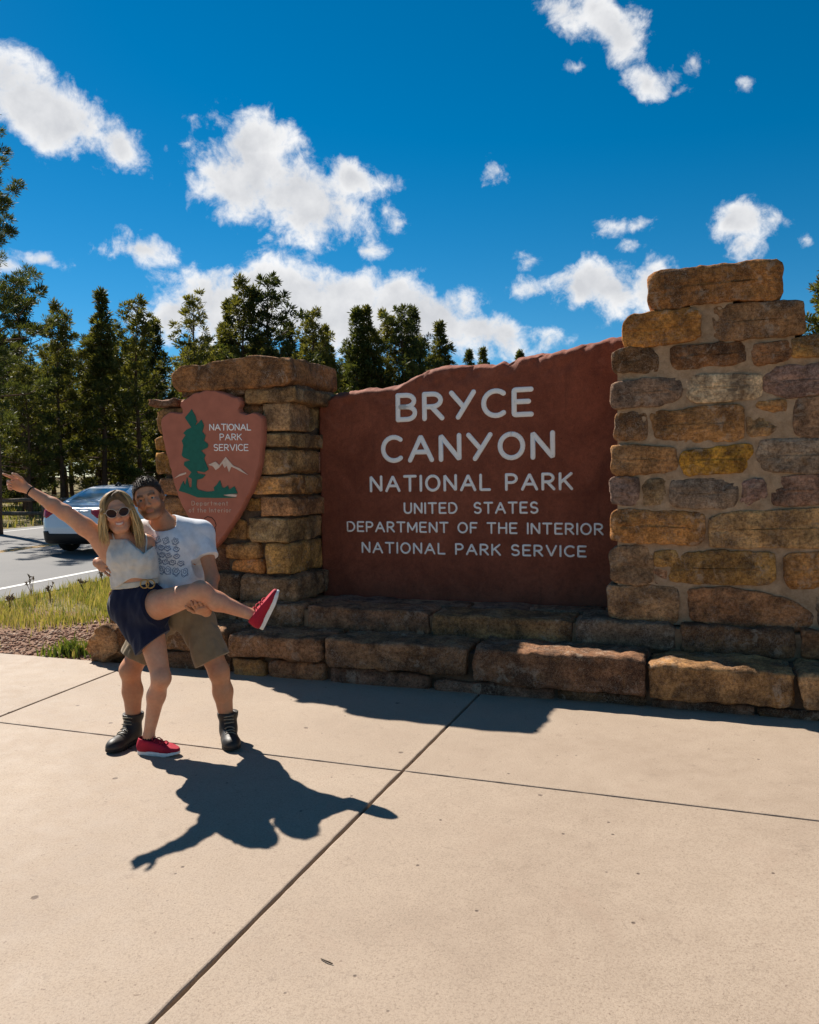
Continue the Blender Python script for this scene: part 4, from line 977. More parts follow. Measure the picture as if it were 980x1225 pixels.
while cnt < 126 and tries < 9000:
    tries += 1
    D = 31 + 62 * rt.random() ** 1.1; px = rt.uniform(-260, 530) if cnt < 110 else rt.uniform(1040, 1420)
    x = (px - 490) * D / 975
    if min((x - a) ** 2 + (D - b) ** 2 for a, b in PL) < 2.6: continue
    if px < 600 and (road_off(x, D) > -12.5 or (px > 200 and D < 48)): continue
    top = (392 if px < 210 else 405) + rt.uniform(0, 60)
    h = CAMH + (566 - top) * D / 975 - gz; h = max(6.0, min(h, 15.5))
    PL.append((x, D)); cnt += 1
    if px < 600: pine(x, D, h, rt.randrange(7), rt.uniform(0, 6.28), 'one of the many dark pines massed in the forest across the road', rt.uniform(.85, 1.1), 'dark pines massed in the forest')
    else: pine(x, D, h, rt.randrange(7), rt.uniform(0, 6.28), 'pine beyond the right picture edge behind the tall pillar', 1.0, 'pines beyond the right edge')
# ------------------------------------------------------------------ distance-field modelling (bodies, clothes, the car)
class Field:
    def __init__(s, lo, hi, h):
        s.lo = np.array(lo, float); s.h = h; s.n = np.ceil((np.array(hi) - s.lo) / h).astype(int) + 1; s.d = np.full(s.n, 1.0, np.float32)
    def win(s, lo, hi):
        a = np.clip(np.floor((np.array(lo) - s.lo) / s.h).astype(int), 0, s.n); b = np.clip(np.ceil((np.array(hi) - s.lo) / s.h).astype(int) + 1, 0, s.n)
        if np.any(b <= a): return None
        g = [(s.lo[i] + np.arange(a[i], b[i]) * s.h).astype(np.float32) for i in range(3)]
        X = np.stack(np.meshgrid(*g, indexing='ij'), -1); return tuple(slice(a[i], b[i]) for i in range(3)), X
    def add(s, prim, inflate=0.0, k=None, op='u'):
        fn, lo, hi, kk = prim; k = kk if k is None else k; m = k + abs(inflate) + 3 * s.h
        w = s.win(np.array(lo) - m, np.array(hi) + m)
        if w is None: return
        sl, X = w; d = fn(X) - inflate; c = s.d[sl]
        if op == 'u':
            if k > 0: h = np.clip(.5 + .5 * (d - c) / k, 0, 1); s.d[sl] = d * (1 - h) + c * h - k * h * (1 - h)
            else: s.d[sl] = np.minimum(c, d)
        elif op == 's':
            d = -d
            if k > 0: h = np.clip(.5 - .5 * (d - c) / k, 0, 1); s.d[sl] = d * (1 - h) + c * h + k * h * (1 - h)
            else: s.d[sl] = np.maximum(c, d)
    def all(s): return s.win(s.lo, s.lo + s.n * s.h)[1]
    def cut(s, fn): s.d = np.maximum(s.d, fn(s.all()).astype(np.float32))
    def mesh(s, name):
        V, Fc = surface_nets(s.d); V = V * s.h + s.lo; return V, Fc
def surface_nets(d):
    """quads of the zero level of a grid"""
    ins = d < 0; nx, ny, nz = d.shape
    c = np.zeros((nx - 1, ny - 1, nz - 1), np.int8)
    for i in (0, 1):
        for j in (0, 1):
            for k in (0, 1): c += ins[i:nx - 1 + i, j:ny - 1 + j, k:nz - 1 + k]
    act = (c > 0) & (c < 8); I = np.argwhere(act); idx = np.full(act.shape, -1, np.int64); idx[tuple(I.T)] = np.arange(len(I))
    acc = np.zeros((len(I), 3)); cnt = np.zeros(len(I)); cor = [(i, j, k) for i in (0, 1) for j in (0, 1) for k in (0, 1)]
    for a in range(8):
        for b in range(a + 1, 8):
            A, B = np.array(cor[a]), np.array(cor[b])
            if np.abs(A - B).sum() != 1: continue
            da = d[tuple((I + A).T)]; db = d[tuple((I + B).T)]; m = (da < 0) != (db < 0)
            t = da[m] / (da[m] - db[m]); acc[m] += A + (B - A) * t[:, None]; cnt[m] += 1
    V = I + acc / np.maximum(cnt, 1)[:, None]; Fs = []
    for ax in range(3):
        s0 = [slice(None)] * 3; s1 = [slice(None)] * 3; s0[ax] = slice(0, -1); s1[ax] = slice(1, None)
        e = ins[tuple(s0)] != ins[tuple(s1)]; E_ = np.argwhere(e); b, c2 = [q for q in range(3) if q != ax]
        ok = (E_[:, b] > 0) & (E_[:, c2] > 0) & (E_[:, b] < d.shape[b] - 1) & (E_[:, c2] < d.shape[c2] - 1); E_ = E_[ok]
        q = []
        for (db_, dc) in ((-1, -1), (0, -1), (0, 0), (-1, 0)):
            P_ = E_.copy(); P_[:, b] += db_; P_[:, c2] += dc; q.append(idx[tuple(P_.T)])
        q = np.stack(q, 1); fl = ins[tuple(E_.T)]
        if ax == 1: fl = ~fl
        q[~fl] = q[~fl][:, ::-1]; Fs.append(q)
    Fc = np.concatenate(Fs); return V, Fc[(Fc >= 0).all(1)]
def smax(a, b, k): h = np.clip(.5 - .5 * (b - a) / k, 0, 1); return b * (1 - h) + a * h + k * h * (1 - h)
def poly_sd(X, Y, poly):
    """signed distance to a polygon"""
    p = np.array(poly, float); d = np.full(X.shape, 1e9); s = np.ones(X.shape)
    for i in range(len(p)):
        a, b = p[i], p[i - 1]; e = b - a; wx, wy = X - a[0], Y - a[1]; t = np.clip((wx * e[0] + wy * e[1]) / (e @ e), 0, 1)
        d = np.minimum(d, (wx - e[0] * t) ** 2 + (wy - e[1] * t) ** 2)
        c1, c2, c3 = Y >= a[1], Y < b[1], e[0] * wy > e[1] * wx; f = (c1 & c2 & c3) | (~c1 & ~c2 & ~c3); s = np.where(f, -s, s)
    return s * np.sqrt(d)

# ------------------------------------------------------------------ the white car driving away (x forward, from the rear bumper)
def smooth_poly(p, it=2): return chaikin(p, it)
def car():
    h = .022; lo = (-.15, -1.02, .12); hi = (5.0, 1.02, 1.56); Fd = Field(lo, hi, h); X = Fd.all(); x, y, z = X[..., 0], X[..., 1], X[..., 2]
    side = smooth_poly([(.16, .24), (.02, .34), (-.02, .55), (.02, .78), (.07, .99), (.16, 1.035), (.62, 1.07), (1.02, 1.27), (1.42, 1.43), (1.95, 1.485), (2.5, 1.45), (3.05, 1.22), (3.45, 1.02), (4.2, .92), (4.66, .78), (4.83, .60), (4.86, .42), (4.75, .26), (4.2, .22), (.6, .22)], 1)
    xs, zs = Fd.lo[0] + np.arange(Fd.n[0]) * h, Fd.lo[2] + np.arange(Fd.n[2]) * h; g = poly_sd(*np.meshgrid(xs, zs, indexing='ij'), side)[:, None, :]
    hw = .915 - .035 * np.clip((.55 - z) / .3, 0, 1) - .05 * np.clip((z - .72) / .3, 0, 1) - .50 * np.clip((z - 1.0), 0, 1) ** 1.05 - .28 * np.clip((.55 - x) / .6, 0, 1) ** 2.4 - .34 * np.clip((x - 4.1) / .8, 0, 1) ** 2.2
    sidew = (np.abs(y) - hw) * .92
    body = smax(g + 0 * y, sidew, .09)
    # waistline crease and sill
    for cx in (.98, 3.86): body = np.maximum(body, -(np.sqrt((x - cx) ** 2 + (z - .34) ** 2) - .385) - 10 * (np.abs(y) < .62))
    Fd.d = body.astype(np.float32)
    root = empty('car'); tag(root, 'white sedan with red tail lights driving away on the road behind the couple', 'car')
    white = plain('car_white', (.72, .74, .76), .22, .5, var=.015); white.node_tree.nodes['Principled BSDF'].inputs['Coat Weight'].default_value = .8
    glass = plain('car_glass', (.40, .47, .48), .05, .9, metal=.55, var=.02); redl = plain('tail_light_red', (.42, .012, .014), .15, .6, var=.1); blk = plain('car_black', (.012, .012, .013), .5, .3); tyr = plain('tyre', (.016, .016, .016), .85, .2); alloy = plain('alloy', (.45, .46, .48), .3, .5, metal=.9); plate = plain('plate', (.6, .6, .58), .5)
    def part(name, dd, mat, parent, lift=0.0):
        V, Fc = surface_nets((dd - lift).astype(np.float32)); V = V * h + Fd.lo; o = bpy.data.objects.new(name, mesh_np(name, V, Fc)); o.data.materials.append(mat); link(o, parent); return o
    b = part('body', body, white, root)
    # windows lie a few mm proud of the shell
    rw = poly_sd(x, z, [(.66, 1.10), (.70, 1.095), (1.38, 1.375), (1.44, 1.46), (1.1, 1.5), (.5, 1.2)])
    part('rear_window', np.maximum(np.maximum(body - .006, rw), np.abs(y) - (.63 - .30 * np.clip(z - 1.08, 0, 1))), glass, root)
    fw = poly_sd(x, z, [(2.52, 1.43), (3.35, 1.04), (3.6, 1.1), (2.7, 1.6)]); part('windscreen', np.maximum(np.maximum(body - .006, fw), np.abs(y) - .62), glass, root)
    for s in (-1, 1):
        for pl in ([(1.12, 1.06), (1.16, 1.10), (1.55, 1.385), (2.02, 1.41), (2.06, 1.06)], [(2.13, 1.06), (2.10, 1.41), (2.46, 1.385), (3.02, 1.06)]):
            sw = poly_sd(x, z, pl); part('side_window', np.maximum(np.maximum(np.maximum(body - .005, sw), .38 - s * y), -(body + .05)), glass, root)
        tl = poly_sd(np.abs(y), z, [(.93, .99), (.44, .985), (.46, .90), (.62, .80), (.95, .82)]); part('tail_light', np.maximum(np.maximum(np.maximum(body - .010, tl), x - .34), -s * y), redl, root)
        hl = poly_sd(np.abs(y), z, [(.95, .83), (.5, .76), (.5, .66), (.95, .68)]); part('headlight', np.maximum(np.maximum(np.maximum(body - .008, hl), 4.35 - x), -s * y), glass, root)
    part('rear_bumper', np.maximum(np.maximum(body - .012, z - (.475 + .06 * (np.abs(y) > .55))), x - .50), blk, root)
    part('trunk_trim', np.maximum(np.maximum(body - .014, np.abs(z - .945) - .018), np.maximum(x - .2, np.abs(y) - .42)), alloy, root)
    part('licence_plate', np.maximum(np.maximum(body - .014, np.abs(z - .78) - .075), np.maximum(x - .2, np.abs(y) - .16)), plate, root)
    # trunk shut line, roof antenna
    m = MB(); m.tube([(1.62, 0, 1.45), (1.72, 0, 1.53), (1.80, 0, 1.47)], [.03, .022, .03], 7); o = bpy.data.objects.new('antenna', mesh_np('antenna', [tuple(v) for v in m.v], m.f)); o.data.materials.append(blk); link(o, root)
    for s in (-1, 1):
        m = MB(); m.box((2.98, s * .97, 1.05), (.12, .2, .14)); o = bpy.data.objects.new('mirror', mesh_np('mirror', [tuple(v) for v in m.v], m.f)); o.data.materials.append(white); link(o, root)
        for cx in (.98, 3.86):
            prof = [(.20, -.10), (.29, -.11), (.325, -.09), (.335, -.03), (.335, .03), (.325, .09), (.29, .11), (.20, .10)]; vs = []; n = 28
            for q in range(n):
                a = 6.2832 * q / n; vs += [(cx + r_ * math.cos(a), s * .80 + w_, .335 + r_ * math.sin(a)) for r_, w_ in prof]
            k = len(prof); fs = [(q * k + i, q * k + (i + 1) % k, ((q + 1) % n) * k + (i + 1) % k, ((q + 1) % n) * k + i) for q in range(n) for i in range(k)]
            w = bpy.data.objects.new('wheel', mesh_np('wheel', vs, fs)); w.data.materials.append(tyr); link(w, root)
            m = MB(); m.tube([(cx, s * .74, .335), (cx, s * .87, .335)], .21, 24)
            for q in range(5):
                a = 6.2832 * q / 5; m.box((cx + .11 * math.cos(a), s * .885, .335 + .11 * math.sin(a)), (.19, .02, .045), Matrix.Rotation(-a, 3, 'Y'))
            rm = bpy.data.objects.new('rim', mesh_np('rim', [tuple(v) for v in m.v], m.f, False)); rm.data.materials.append(alloy); link(rm, w)
    return root
CARO = car()
g = ground(84, 659, -.034); hd = math.radians(75)
off = Matrix.Rotation(hd, 3, 'Z') @ Vector((.98, .80, 0))
CARO.location = Vector((g[0], g[1], -.034)) - off; CARO.rotation_euler = (0, 0, hd)
# ------------------------------------------------------------------ people
def V3(*a): return np.array(a, float)
def unit(v): v = np.asarray(v, float); return v / np.linalg.norm(v)
def cone(a, b, ra, rb, k=.02):
    a, b = np.asarray(a, float), np.asarray(b, float); ab = b - a; L2 = ab @ ab; r = max(ra, rb)
    def fn(X):
        w = X - a.astype(np.float32); t = np.clip((w @ ab.astype(np.float32)) / L2, 0, 1)
        return np.linalg.norm(w - t[..., None] * ab.astype(np.float32), axis=-1) - (ra + (rb - ra) * t)
    return fn, np.minimum(a, b) - r, np.maximum(a, b) + r, k
def ell(c, rad, R=None, k=.02):
    c = np.asarray(c, float); rad = np.asarray(rad, np.float32); R = np.eye(3) if R is None else np.asarray(R)      # columns: axes
    def fn(X):
        q = (X - c.astype(np.float32)) @ R.astype(np.float32); k0 = np.linalg.norm(q / rad, axis=-1); k1 = np.linalg.norm(q / (rad * rad), axis=-1)
        return k0 * (k0 - 1) / np.maximum(k1, 1e-4)
    m = float(max(rad)); return fn, c - m, c + m, k
def econe(a, b, r1, r2, xd, k=.03):
    """tapered elliptical trunk: r1, r2 = (across, deep)"""
    a, b = np.asarray(a, float), np.asarray(b, float); ab = b - a; L = np.linalg.norm(ab); z = ab / L; x = unit(np.asarray(xd) - z * (np.asarray(xd) @ z)); y = np.cross(z, x)
    def fn(X):
        w = X - a.astype(np.float32); t = np.clip(w @ z.astype(np.float32) / L, 0, 1); e = w - t[..., None] * ab.astype(np.float32)
        rx = r1[0] + (r2[0] - r1[0]) * t; ry = r1[1] + (r2[1] - r1[1]) * t; m = np.minimum(rx, ry)
        px_, py_, pz = e @ x.astype(np.float32), e @ y.astype(np.float32), e @ z.astype(np.float32)
        k0 = np.sqrt((px_ / rx) ** 2 + (py_ / ry) ** 2 + (pz / m) ** 2); k1 = np.sqrt((px_ / rx ** 2) ** 2 + (py_ / ry ** 2) ** 2 + (pz / m ** 2) ** 2)
        return k0 * (k0 - 1) / np.maximum(k1, 1e-4)
    m = max(*r1, *r2); return fn, np.minimum(a, b) - m, np.maximum(a, b) + m, k
def waves(X, seed, freq, n=6, stretch=(1, 1, 1)):
    r = np.random.default_rng(seed); o = 0
    for _ in range(n):
        d = unit(r.normal(0, 1, 3)) * np.array(stretch) * freq * r.uniform(.6, 1.5); o = o + np.sin(X @ d.astype(np.float32) + r.uniform(0, 6.28))
    return o / n
def build(prims, h, inflate=0.0, extra=None, pad=.04):
    lo = np.min([p[1] for p in prims], 0) - pad - abs(inflate); hi = np.max([p[2] for p in prims], 0) + pad + abs(inflate); f = Field(lo, hi, h)
    for p in prims: f.add(p, inflate)
    if extra: extra(f)
    return f
def out_obj(f, name, mat, parent, colfn):
    V, Fc = f.mesh(name); me = mesh_np(name, V, Fc)
    c = np.ones((len(V), 4), np.float32); c[:, :3] = colfn(V)
    a = me.color_attributes.new('Col', 'FLOAT_COLOR', 'POINT'); a.data.foreach_set('color', c.ravel())
    return mobj(name, me, mat, parent)
def hand(wr, d, nrm, thumb, curls, s=1.0, k=.006, spread=.12, thumb_out=.7):
    """palm, four fingers (index first) and a thumb; curls in radians per joint towards nrm"""
    d = unit(d); n = unit(np.asarray(nrm) - d * (np.asarray(nrm) @ d)); ac = unit(np.cross(d, n)); ac = ac if ac @ np.asarray(thumb) > 0 else -ac; wr = np.asarray(wr, float)
    pr = [ell(wr + d * .05 * s, np.array([.054, .040, .017]) * s, np.stack([d, ac, n], 1), .014), cone(wr, wr + d * .03 * s, .024 * s, .024 * s, .018)]
    for i, (L, off, w) in enumerate(((.074, .029, .0088), (.082, .0098, .0090), (.076, -.0098, .0086), (.060, -.028, .0078))):
        b = wr + d * (.088 - .006 * abs(i - 1.3)) * s + ac * off * s; fd = unit(d + ac * spread * (1.4 - i) * .5); c = curls[i]; a = 0.0; p = b - fd * .012 * s
        for q, fr in enumerate((.46, .30, .24)):
            a += c * (.85 if q == 0 else 1.0); dv = fd * math.cos(a) + n * math.sin(a); e = p + dv * (L * fr + (.012 if q == 0 else 0)) * s
            pr.append(cone(p, e, (w - .0006 * q) * s, (w - .0006 * (q + 1)) * s, k)); p = e
    p = wr + d * .022 * s + ac * .026 * s; td = unit(d * .75 + ac * thumb_out + n * curls[4] * .5)
    for q, L in enumerate((.040, .032, .026)):
        e = p + td * L * s; pr.append(cone(p, e, (.0125 - .0012 * q) * s, (.0112 - .0012 * q) * s, .008)); p = e; td = unit(td + d * .18 - ac * .18 * (curls[4] > .3) + n * curls[4] * .35)
    return pr
def head_axes(up, fwd):
    z = unit(up); y = unit(np.asarray(fwd) - z * (np.asarray(fwd) @ z)); x = np.cross(y, z); return np.stack([x, y, z], 1)
def head_prims(c, R, s, male):
    def L(x, y, z): return c + R @ (np.array([x, y, z]) * s)
    j = 1.0 if male else .90
    pr = [ell(L(0, -.014, .034), np.array([.077, .098, .088]) * s, R, .02), ell(L(0, .022, -.028), np.array([.064 * j, .070, .082]) * s, R, .03), cone(L(-.014, .072, -.097), L(.014, .072, -.097), .019 * s, .019 * s, .028)]
    for q in (-1, 1):
        pr += [cone(L(q * .052 * j, .008, -.055), L(q * .03 * j, .055, -.09), .024 * s, .02 * s, .025), ell(L(q * .040, .064, -.022), np.array([.024, .022, .02]) * s, R, .02), ell(L(q * .080, -.006, .0), np.array([.011, .026, .034]) * s, R, .006)]
    pr += [cone(L(-.036, .080, .031), L(.036, .080, .031), .013 * s, .013 * s, .016), cone(L(0, .088, .018), L(0, .112, -.022), .0085 * s, .0125 * s, .010), cone(L(-.011, .100, -.028), L(.011, .100, -.028), .0085 * s, .0085 * s, .007), cone(L(-.016, .0875, -.057), L(.016, .0875, -.057), .0058 * s, .0058 * s, .008), cone(L(-.012, .087, -.066), L(.012, .087, -.066), .0062 * s, .0062 * s, .008)]
    for q in (-1, 1): pr += [cone(L(q * .020, .083, .0185), L(q * .046, .076, .0165), .0075 * s, .0065 * s, .005), cone(L(q * .020, .082, -.006), L(q * .044, .076, -.005), .008 * s, .007 * s, .006)]
    cut = [ell(L(q * .032, .103, .007), np.array([.016, .017, .009]) * s, R, .006) for q in (-1, 1)]
    return pr, cut
def tocol(n, c): return np.tile(np.array(c, float), (n, 1))
def blend(c, m, col): m = np.clip(m, 0, 1)[:, None]; return c * (1 - m) + np.array(col, float) * m
def sst(a, b, x): t = np.clip((x - a) / (b - a), 0, 1); return t * t * (3 - 2 * t)
SKIN = m_vcol('skin', .48, .35, .12, (300, .12, .002), 45); CLOTH = m_vcol('cotton', .85, .15, 0, (420, .25, .002), 25, .15); LEATHER = m_vcol('boot_leather', .5, .35, 0, (160, .3, .003), 60); HAIRM = m_vcol('hair', .6, .25, 0, (260, .6, .005), 120); MESHU = m_vcol('shoe_mesh', .7, .25, 0, (500, .5, .002), 90)
EYEW = plain('eye_white', (.34, .31, .29), .25, .5, var=.02); EYED = plain('iris_dark', (.03, .02, .014), .2, .5); RUB = plain('white_rubber', (.70, .69, .67), .6, .3); BLKR = plain('black_rubber', (.015, .014, .013), .7, .3); LACE = plain('lace', (.22, .19, .14), .8); RLACE = plain('red_lace', (.40, .02, .04), .8); GOLD = plain('brass_ring', (.45, .28, .10), .35, .5, metal=.8); BELT = plain('cream_belt', (.62, .55, .44), .6, .3); SOCK = plain('black_sock', (.012, .012, .013), .9, .1)

def eyes(parent, c, R, s, brow):
    for q in (-1, 1):
        for nm, off, rad, m in (('eye', .0765, .0122, EYEW), ('iris', .0848, .0060, EYED)):
            mb = MB(); n = 12; o = c + R @ (np.array([q * .032, off, .008]) * s)
            vs = []; fs = []
            for i in range(n + 1):
                for j in range(n): a, b = math.pi * i / n, 6.2832 * j / n; vs.append(o + R @ (np.array([math.sin(a) * math.cos(b), math.sin(a) * math.sin(b), math.cos(a)]) * rad * s))
            fs = [(i * n + j, i * n + (j + 1) % n, (i + 1) * n + (j + 1) % n, (i + 1) * n + j) for i in range(n) for j in range(n)]
            mobj(nm, mesh_np(nm, vs, fs), m, parent)

def footwear(parent, name, heel, toe_dir, up, L, mat, colfn, sole_mat, high=0.0, w=.047, lace_mat=None, sole_h=.024):
    """boot or shoe in its own frame (y to the toe, z up), sole and laces as sub-parts"""
    z = unit(up); y = unit(np.asarray(toe_dir) - z * (np.asarray(toe_dir) @ z)); x = np.cross(y, z); R = np.stack([x, y, z], 1); heel = np.asarray(heel, float)
    def W(V): return heel + V @ R.T
    h = .0045; pr = [econe((0, .035, .045), (0, L * .72, .036), (w * .82, .05), (w, .036), (1, 0, 0), .03), ell((0, L - .052, .032), (w * .97, .060, .036 + .012 * (high > 0)), None, .03), cone((0, .045, .05), (0, .055, .085), .045, .047, .03), cone((0, .075, .075), (0, L * .62, .045), .036, .034, .03)]
    if high: pr += [cone((0, .05, .08), (0, .036, high), .050, .060, .03), cone((0, .036, high - .010), (0, .036, high), .065, .065, .006)]
    f = build(pr, h); f.cut(lambda X: sole_h - .004 - X[..., 2]); f.cut(lambda X: X[..., 2] - (high + .002 if high else .098 - .25 * (X[..., 1] - .05)))
    f.add(cone((0, .05, .07), (0, .045, (high or .1) + .06), .036, .040, 0), op='s', k=.004)
    V, Fc = f.mesh(name); me = mesh_np(name, W(V), Fc); c = np.ones((len(V), 4), np.float32); c[:, :3] = colfn(V); me.color_attributes.new('Col', 'FLOAT_COLOR', 'POINT').data.foreach_set('color', c.ravel()); o = mobj(name, me, mat, parent)
    f = build([econe((0, .035, .012), (0, L * .70, .012), (w * .90, .05), (w * 1.04, .05), (1, 0, 0), .02), ell((0, L - .055, .015), (w * 1.0, .064, .06), None, .02)], h)
    f.cut(lambda X: X[..., 2] - sole_h - .02 * np.clip((X[..., 1] - L + .06) / .06, 0, 1) * (sole_mat is RUB) - .006 * (X[..., 1] < .06)); f.cut(lambda X: -X[..., 2] + .012 * sst(L * .72, L, X[..., 1]))
    if sole_mat is BLKR: f.cut(lambda X: .012 - X[..., 2] - .02 * (np.abs(((X[..., 1] * 40) % 1) - .5) < .34))
    V, Fc = f.mesh('sole'); mobj('sole', mesh_np('sole', W(V), Fc), sole_mat, o)
    spots = ((.178, .087), (.157, .096), (.134, .109), (.116, .128), (.108, .147), (.106, .165)) if high else [(L * .66 - q / 4 * L * .36, .078 + q / 4 * .035) for q in range(4)]
    for q, (yy, zz) in enumerate(spots):
        pts = [W(V3(a * .030, yy + .006 * a * (1 if q % 2 else -1) - (.010 * a * a if zz > .12 else 0), zz - (.010 * a * a if zz < .12 else 0) + (.004 if abs(a) < .7 else 0))) for a in (-1, -.5, 0, .5, 1)]
        MB().tube(pts, .0040 if high else .0032, 6).build('lace', lace_mat, o, smooth=True)
    return o, W

# ================================================================== the man
def man():
    mY = 5.08; lat = unit(P(243, 635, 5.09) - P(172, 634, 5.11)); dep = unit(np.cross(lat, V3(0, 0, 1)))
    if dep[1] > 0: dep = -dep
    R0 = np.stack([lat, -dep, V3(0, 0, 1)], 1)
    root = empty('person', (P(214, 893, 4.95)[0], 4.95, 0)); tag(root, 'person in white printed t-shirt, khaki shorts and black boots holding up a raised leg', 'person')
    pel, abd, che = P(211, 722, mY), P(211, 694, 5.07), P(209, 658, 5.07); shL, shR = P(173, 637, 5.11), P(241, 638, 5.09); nb = P(204, 630, 5.08)
    torso = [ell(pel, (.160, .115, .125), R0, .05), econe(pel, abd, (.148, .108), (.142, .105), lat, .05), ell(che, (.162, .112, .175), R0, .06), cone(shL, shR, .062, .062, .06), cone(nb, shL + V3(0, 0, .01), .052, .048, .04), cone(nb, shR + V3(0, 0, .01), .052, .048, .04)]
    hc = P(178, 596, 5.02); up = unit(P(170, 572, 4.99) - P(184, 617, 5.03)); RH = head_axes(up, V3(.17, -1, -.05)); s = 1.06
    hp, hcut = head_prims(hc, RH, s, True)
    neck = [cone(nb - V3(0, 0, .02), hc + RH @ V3(0, -.02, -.06), .060, .056, .03)]
    elR, wrR = P(254, 691, 4.96), P(247, 732, 4.72); elL, wrL = P(134, 668, 5.13), P(117, 673, 4.92)
    armR = [cone(shR, elR, .052, .040, .03), cone(elR, elR * .6 + wrR * .4, .042, .040, .02), cone(elR * .6 + wrR * .4, wrR, .040, .027, .02)]
    armL = [cone(shL, elL, .052, .041, .03), cone(elL, elL * .6 + wrL * .4, .042, .038, .02), cone(elL * .6 + wrL * .4, wrL, .038, .026, .02)]
    hR = hand(wrR, P(237, 727, 4.60) - wrR, V3(-.3, .1, 1), V3(-1, .1, 0), (.66, .70, .74, .78, .5), 1.05)
    hL = hand(wrL, P(140, 685, 4.755) - wrL, V3(.6, 1, -.1), V3(.2, 0, 1), (.04, .06, .08, .10, .1), 1.08, thumb_out=.9, spread=.3)
    hipL, hipR, knL, knR = P(192, 735, mY), P(231, 735, mY), P(156, 801, 5.02), P(262, 803, 5.02); anL, anR = P(160, 879, 5.06), P(273, 877, 5.06)
    legs = []
    for hip, kn, an in ((hipL, knL, anL), (hipR, knR, anR)):
        cf = kn * .66 + an * .34 + V3(0, .02, 0); legs += [cone(hip, kn, .094, .061, .04), cone(kn, cf, .057, .059, .03), cone(cf, an, .059, .034, .03), ell(kn + V3(0, -.018, 0), (.05, .048, .055), None, .03), cone(an, an - V3(0, 0, .03), .034, .033, .02)]
    h = .0045
    body = build(torso + neck + hp + armR + armL + hR + hL + legs, h)
    for c in hcut: body.add(c, op='s')
    def skin(V):
        c = tocol(len(V), (.57, .275, .145)); c *= (1 + .08 * waves(V, 3, 40))[:, None]
        q = (V - hc) @ RH / s; x, y, z = q.T; face = sst(.14, .11, np.linalg.norm(q, axis=1))
        c = blend(c, face * .45 * sst(.03, .01, np.abs(np.abs(x) - .042)) * sst(.035, .0, np.abs(z + .02)) * (y > .03), (.50, .19, .12))
        beard = sst(-.040, -.062, z + .3 * np.clip(.04 - np.abs(x), 0, .02)) * sst(-.02, .015, y) + sst(.052, .062, np.abs(x)) * sst(.03, .0, z) * sst(-.005, .01, y) * sst(.055, .035, y)
        beard = np.clip(beard + .7 * sst(.022, .012, np.abs(x)) * sst(.012, .004, np.abs(z + .044)) * (y > .06), 0, 1) * face * (z > -.14) * (1 - sst(.024, .018, np.abs(x)) * sst(.011, .006, np.abs(z + .061)))
        c = blend(c, beard * .70, (.10, .055, .032))
        c = blend(c, face * sst(.022, .016, np.abs(x)) * sst(.010, .006, np.abs(z + .061)) * (y > .06) * .8, (.36, .13, .10))
        ln_ = np.interp(y, [-.12, -.05, -.01, .035, .055, .075, .1], [-.065, -.055, -.015, .030, .064, .082, .088]); c = blend(c, face * .8 * sst(-.007, .004, z - ln_), (.05, .03, .02))
        c = blend(c, face * sst(.009, .005, np.abs(z - .034 + .25 * np.abs(np.abs(x) - .03))) * (np.abs(x) > .012) * (np.abs(x) < .050) * (y > .04) * .8, (.07, .04, .025))
        return np.clip(c, 0, 1)
    out_obj(body, 'body', SKIN, root, skin)
    eyes(root, hc, RH, s, None)
    # short dark hair
    def hcutf(f):
        X = f.all(); q = (X - hc) @ RH / s; x, y, z = q[..., 0], q[..., 1], q[..., 2]
        line = np.interp(y, [-.12, -.05, -.01, .035, .055, .075, .1], [-.065, -.055, -.015, .030, .064, .082, .088]); f.d += .0025 * waves(X, 9, 300, 8) + .002 * waves(X, 10, 110, 6); f.d = np.maximum(f.d, (line - z) * s).astype(np.float32)
    f = build([hp[0]], .0045, .0055, hcutf); mhair = out_obj(f, 'hair', HAIRM, root, lambda V: tocol(len(V), (.050, .030, .019)) * (1 + .35 * waves(V, 4, 300))[:, None])
    rl = random.Random(5); sp = MB(); line_y = [-.12, -.05, -.01, .035, .055, .075, .1]; line_z = [-.065, -.055, -.015, .030, .064, .082, .088]
    while len(sp.v) < 900 * 8:
        n3 = unit(np.array([rl.gauss(0, 1), rl.gauss(0, 1), rl.gauss(.3, 1)])); q = np.array([0, -.014, .034]) + n3 * np.array([.080, .102, .091])
        if q[2] < np.interp(q[1], line_y, line_z) - .004: continue
        d = unit(n3 * .45 + np.array([rl.gauss(0, .3), .75 + rl.gauss(0, .3), rl.gauss(.1, .3)])); ln_ = rl.uniform(.006, .014) * (1.25 if n3[2] > .6 else .7)
        sp.tube([hc + RH @ (q * s), hc + RH @ ((q + d * ln_) * s)], [.0026, .0010], 4)
    me = mesh_np('lock', [tuple(v) for v in sp.v], sp.f); cc = np.ones((len(sp.v), 4), np.float32); cc[:, :3] = np.repeat(np.random.default_rng(2).uniform(.6, 1.5, (len(sp.v) // 8, 1)), 8, 0) * np.array([.050, .030, .019]); me.color_attributes.new('Col', 'FLOAT_COLOR', 'POINT').data.foreach_set('color', cc.ravel())
    tag(mobj('lock', me, HAIRM, mhair), kind='stuff')
    # t-shirt
    slR, slL = shR * .50 + elR * .50, shL * .45 + elL * .55
